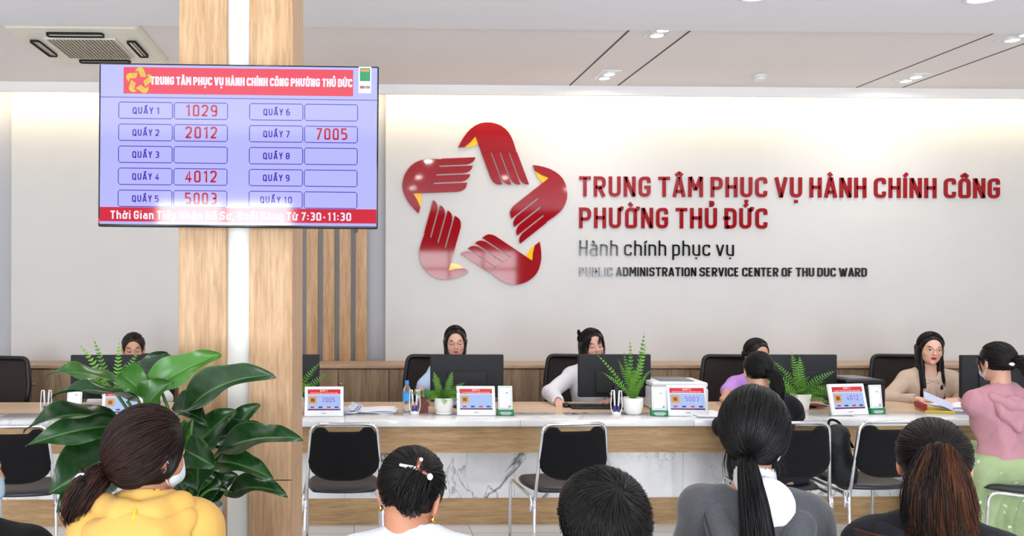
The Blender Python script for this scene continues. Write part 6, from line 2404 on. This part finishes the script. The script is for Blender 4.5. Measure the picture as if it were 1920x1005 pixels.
tie = (-.50, -.72, -.55)
person('person in a yellow hoodie with a mask, brown hair clipped in a low ponytail', 282, 762, 2.40, rad(2), (rad(-46), rad(4), rad(2)), (0, .06), (186, 128, 98), size=1,
       garment=dict(mat=yel, color=(236, 190, 84), seed=30, inf=.022, amp=.0035, name='hoodie', h=.009), fine=.0045,
       hair=dict(kind='pony', tie=tie, tail=[(-.03, -.035, -.02), (-.065, -.05, -.075), (-.085, -.04, -.135)], prof=[.016, .034, .046, .040, .016], ragged=.62, core=.45, nape=-.11, ears=True, cap=((0, -.018, .016), (.077, .096, .098)), n=900, nt=620, thick=.012, seed=31, color=(22, 16, 15), color2=(84, 46, 32), tr=.0018, mat=HAIRSOFT),
       mask=(222, 232, 240), extra=with_tie(yellow_extra, tie, .046), sh_w=.138, legs_dx=-.25, nb_dz=.045)


def claw_clip(info):
    T = info['tie']
    R3 = info['Rh']
    mb = MB()
    c = np.array(T)
    u = R3 @ np.array((1, 0, 0))
    w = R3 @ np.array((0, -.35, 1))
    o = R3 @ np.array((0, -1, .2))
    mb.tube([c - u * .055 + o * .006, c - u * .025 + o * .016, c + o * .016], [.005, .0065, .006], 1, 8)
    for k in range(7):
        mb.ball(c - u * (.052 - .007 * k) + o * .018 + w * .002, .0042, 2, 8, 6)
    mb.tube([c + w * .030 + o * .010, c + w * .006 + o * .020, c - w * .022 + o * .008], [.007, .0062, .004], 0, 8)
    mb.tube([c + u * .000 + o * .018, c + u * .028 - w * .010 + o * .014], [.006, .005], 0, 8)
    mb.ball(c + u * .034 - w * .012 + o * .014, (.008, .008, .009), 2, 10, 8)
    mb.ball(c + w * .026 + u * .004 + o * .014, .0055, 2, 8, 6)
    mb.build('hair_clip', [flat('rose_brown_metal', (140, 88, 72), .3, .7), M['steel'], M['paper']], info['root'])
    H, NB = info['H'], info['NB']
    for q in (-1, 1):
        mb = MB().ball(H((q * .080, -.006, -.052)), (.0065, .0065, .010))
        mb.ball(H((q * .079, -.003, -.038)), .0035)
        tag(mb.build('earring', M['gold'], info['root']), 'gold drop earring')
    mb = MB()
    ring = [NB + np.array((.062 * math.cos(a), .014 + .062 * math.sin(a), .030 + .02 * math.sin(a))) for a in np.linspace(0, 2 * PI, 30)]
    mb.tube(ring, .0011, 0, 5, False)
    for a in (-1.9, -1.35, -1.0):
        mb.ball(NB + np.array((.064 * math.cos(a), .012 + .064 * math.sin(a), .030 + .02 * math.sin(a))), .0042 if a == -1.35 else .0028, 0, 8, 6)
    tag(mb.build('necklace', M['chrome'], info['root']), 'thin silver necklace with small stones')


tie = (.56, -.80, .18)
person('person in a white top with dark hair in a claw clip, head bowed', 772, 838, 2.30, rad(-2), (rad(-26), rad(24), rad(4)), (0, .12), (186, 128, 98),
       garment=dict(color=(226, 229, 238), seed=40, inf=.020, amp=.0035, neck=.070, name='top', h=.009), fine=.0045,
       hair=dict(kind='bun', tie=tie, tail=[(-.01, -.012, -.02), (-.025, -.02, -.06), (-.02, .005, -.095)], prof=[.022, .040, .048, .044, .026], n=800, nt=420, seed=41, color=(14, 13, 14), color2=(34, 27, 25), tr=.0018, mat=HAIRSOFT, nape=-.078, ears=True),
       mask=(216, 222, 230), extra=with_tie(claw_clip, tie, .030), nb_dz=.075)

person('boy with short black hair, seen from behind at the bottom of the photo', 1134, 884, 1.92, rad(-12), (rad(4), rad(8), rad(-3)), (0, .06), (186, 126, 94), female=False, seat=.45,
       garment=dict(color=(76, 50, 110), seed=50, inf=.018, name='shirt'), fine=.0048,
       hair=dict(kind='short', crown=(.22, -.72, .62), n=4200, thick=.011, seed=51, color=(12, 12, 13), color2=(38, 32, 30), nape=-.085, mat=HAIRSOFT))


def grey_extra(info):
    NB, gm = info['NB'], info['gm']
    s = Sdf()
    s.cap(NB + np.array((0, .0, -.03)), NB + np.array((0, .004, .075)), .074, .066, .01)
    s.ell(NB + np.array((.030, -.085, .005)), (.078, .034, .085), None, .03)
    s.cap(NB + np.array((0, .01, .0)), NB + np.array((0, .012, .12)), .058, .056, .006, '-')
    V, Fq = s.mesh(.007)
    col = np_mesh('shirt_collar', folds(V, Fq, .0022, 61), Fq, fabric('white_cotton', (232, 232, 238), .8, 500, .2, .04), info['root'])
    mb = MB()
    mb.tube(fillet([NB + np.array((.066, -.074, .012)), NB + np.array((.080, -.066, -.002)), NB + np.array((.088, -.05, -.012))], .01), .005, 0, 8)
    mb.build('collar_trim', M['green_card'], col)
    s = Sdf()
    for q in (-1, 1):
        s.chain([NB + np.array(p) for p in ((q * .082, .07, -.045), (q * .108, .0, -.022), (q * .124, -.07, -.050), (q * .104, -.112, -.115), (q * .064, -.132, -.19), (q * .016, -.140, -.27))], [.026, .036, .044, .046, .046, .042], .008)
        s.chain([NB + np.array(p) for p in ((q * .098, -.02, .010), (q * .100, -.090, -.045), (q * .072, -.154, -.125), (q * .034, -.176, -.20))], [.010, .014, .015, .012], .006)
    V, Fq = s.mesh(.008)
    hd = np_mesh('hood', folds(V, Fq, .004, 62), Fq, gm, info['root'])
    seam = fabric('grey_seam_shade', (56, 57, 61))  # dark seam colour that also stands in for shade along the hood folds
    for q in (-1, 1):
        pts = [NB + np.array(p) for p in ((q * .140, -.030, .004), (q * .160, -.085, -.030), (q * .142, -.138, -.105), (q * .102, -.160, -.18), (q * .050, -.170, -.26))]
        MB().tube(fillet(pts, .05), .0042, 0, 6).build('hood_seam_shade', seam, hd)
    mb = MB().tube([NB + np.array((.058, -.065, .140)), NB + np.array((.066, -.058, .155))], .004, 0, 8)
    tag(mb.build('hair_pin', M['steel'], info['root']), 'small shiny hair pin')


grey = fabric('grey_marl', (82, 83, 87), .9, 260, .4, .12, .15, .3, .16)
tie = (-.22, -.66, -.74)
person('person in a grey hoodie over a white collar, long black ponytail down the back', 1413, 724, 2.72, rad(-20), (rad(-2), rad(6), 0), (0, .05), (192, 138, 110),
       garment=dict(mat=grey, color=(84, 85, 88), seed=60, inf=.030, amp=.005, name='hoodie', neck=.088, h=.009, trap=-.02, cuts=[((.022, -.10, .02), (.082, .06, .075))]), fine=.005,
       hair=dict(kind='pony', tie=tie, tail=[(-.005, -.03, -.01), (.008, -.075, -.12), (.03, -.09, -.30), (.045, -.085, -.42)], prof=[.020, .034, .050, .056, .03], n=1100, nt=520, thick=.012, cap=((0, -.022, .004), (.080, .098, .108)), seed=61, color=(11, 11, 12), color2=(30, 26, 26), tr=.0018, nape=-.135,
                 wisps=[dict(pts=[(.06, -.05, -.08), (.075, -.04, -.12), (.07, -.03, -.16)], n=20, w=.010), dict(pts=[(-.07, -.03, -.06), (-.08, -.02, -.12), (-.072, -.01, -.17)], n=26, w=.010)]),
       extra=grey_extra, sh_w=.150, nb_dz=-.03)


def collar_jacket(info):
    hood(info, info['gm'], [(-.12, .05, .0), (-.125, -.04, -.01), (-.06, -.105, -.02), (.05, -.11, -.02), (.12, -.05, -.01), (.12, .05, .0)], [.034, .038, .040, .040, .038, .034], 'hood', .03, 71, .004)


tie = (.02, -.96, .24)
person('person in a dark jacket with a big brown streaked ponytail and bare ears', 1750, 784, 2.40, rad(-31), (0, rad(3), 0), (0, .05), (206, 136, 104),
       garment=dict(color=(28, 28, 33), seed=70, inf=.028, amp=.005, name='jacket', h=.010), fine=.0045,
       hair=dict(kind='pony', tie=tie, tail=[(0, -.030, -.015), (-.005, -.045, -.10), (.0, -.035, -.185), (.01, -.03, -.24)], prof=[.014, .050, .085, .098, .075], flat=(1, .38, .9), n=1300, nt=2600, thick=.003, seed=71, color=(15, 13, 14), color2=(100, 56, 30), capmix=.10, ears=True, tr=.0013, side_light=.35, ragged=.82, mat=HAIRSOFT,
                 wisps=[dict(pts=[(-.06, -.12, -.20), (-.13, -.12, -.215), (-.20, -.12, -.205)], n=26, w=.006)]),
       extra=collar_jacket)
yl = rad(-30)
person('person in black with a pale mask, cut off by the left edge', -64, 800, 2.55, rad(10), (rad(-62), rad(6), 0), (0, .05), (222, 160, 126),
       garment=dict(color=(15, 15, 17), seed=80, inf=.034, amp=.004, name='jacket', collar_h=.03), fine=.005,
       hair=dict(kind='pony', tie=(0, -1, -.2), tail=[(0, -.03, -.01), (0, -.04, -.14)], prof=[.014, .03, .03, .02, .01], n=400, nt=100, seed=81, color=(14, 13, 14), color2=(30, 26, 26)), mask=(196, 224, 244), sh_w=.18)

# chairs under the people waiting
WG = 'chairs of the people waiting in the foreground'
for o in [o for o in COL.objects if o.name.split('.')[0] == 'person' and o.location.y < 3.2]:
    w = ('in the yellow hoodie' if 'yellow' in o['label'] else 'in the white top' if 'white top' in o['label'] else 'with short black hair' if 'boy' in o['label'] else 'in the grey hoodie' if 'grey hoodie' in o['label'] else 'with the brown ponytail' if 'brown streaked' in o['label'] else 'in black at the left edge')
    f = Matrix.Rotation(o.rotation_euler.z, 3, 'Z')
    dup(vc, tuple(o.location + f @ Vector((0, .03, -.03))), o.rotation_euler.z, 'black chair carrying the %s %s' % ('boy' if 'boy' in o['label'] else 'person', w), WG)
# the pink customer's chair, turned sideways
o = pk['root']
dup(vc, (o.location.x + .075, o.location.y - .05, 0), rad(62), 'black chair with chrome frame under the customer in pink, turned sideways', CH)

# quilted bag hanging between two chairs
s = Sdf()
s.ell((0, 0, .10), (.085, .06, .12), None, .03)
s.ell((0, 0, .27), (.07, .055, .12), None, .05)
s.cap((-.02, 0, .30), (.03, 0, .33), .05, .05, .04)
V, Fq = s.mesh(.009)
q = np.sin(V[:, 0] * 70 + V[:, 2] * 70) * np.sin(V[:, 0] * 70 - V[:, 2] * 70)
V = V + vnormals(V, Fq) * (.0035 * np.abs(q) ** .5)[:, None]
b = at(1588, 900, 5.06)
bag = empty('backpack', (b.x, b.y, .44), rad(10), 'black quilted bag with a strap hanging between two visitor chairs', 'bag')
bag.rotation_euler = (0, rad(-14), rad(10))
np_mesh('body', V, Fq, fabric('bag_black', (20, 21, 24), .6, 300, .3, .12, .35), bag)
MB().tube(fillet([(-.03, .02, .37), (.0, .03, .43), (.055, .02, .40), (.10, 0, .22)], .05), .008, 0, 8).build('strap', M['black_fabric'], bag)
MB().ball((.015, -.055, .33), (.006, .004, .012)).build('zip_pull', M['steel'], bag)
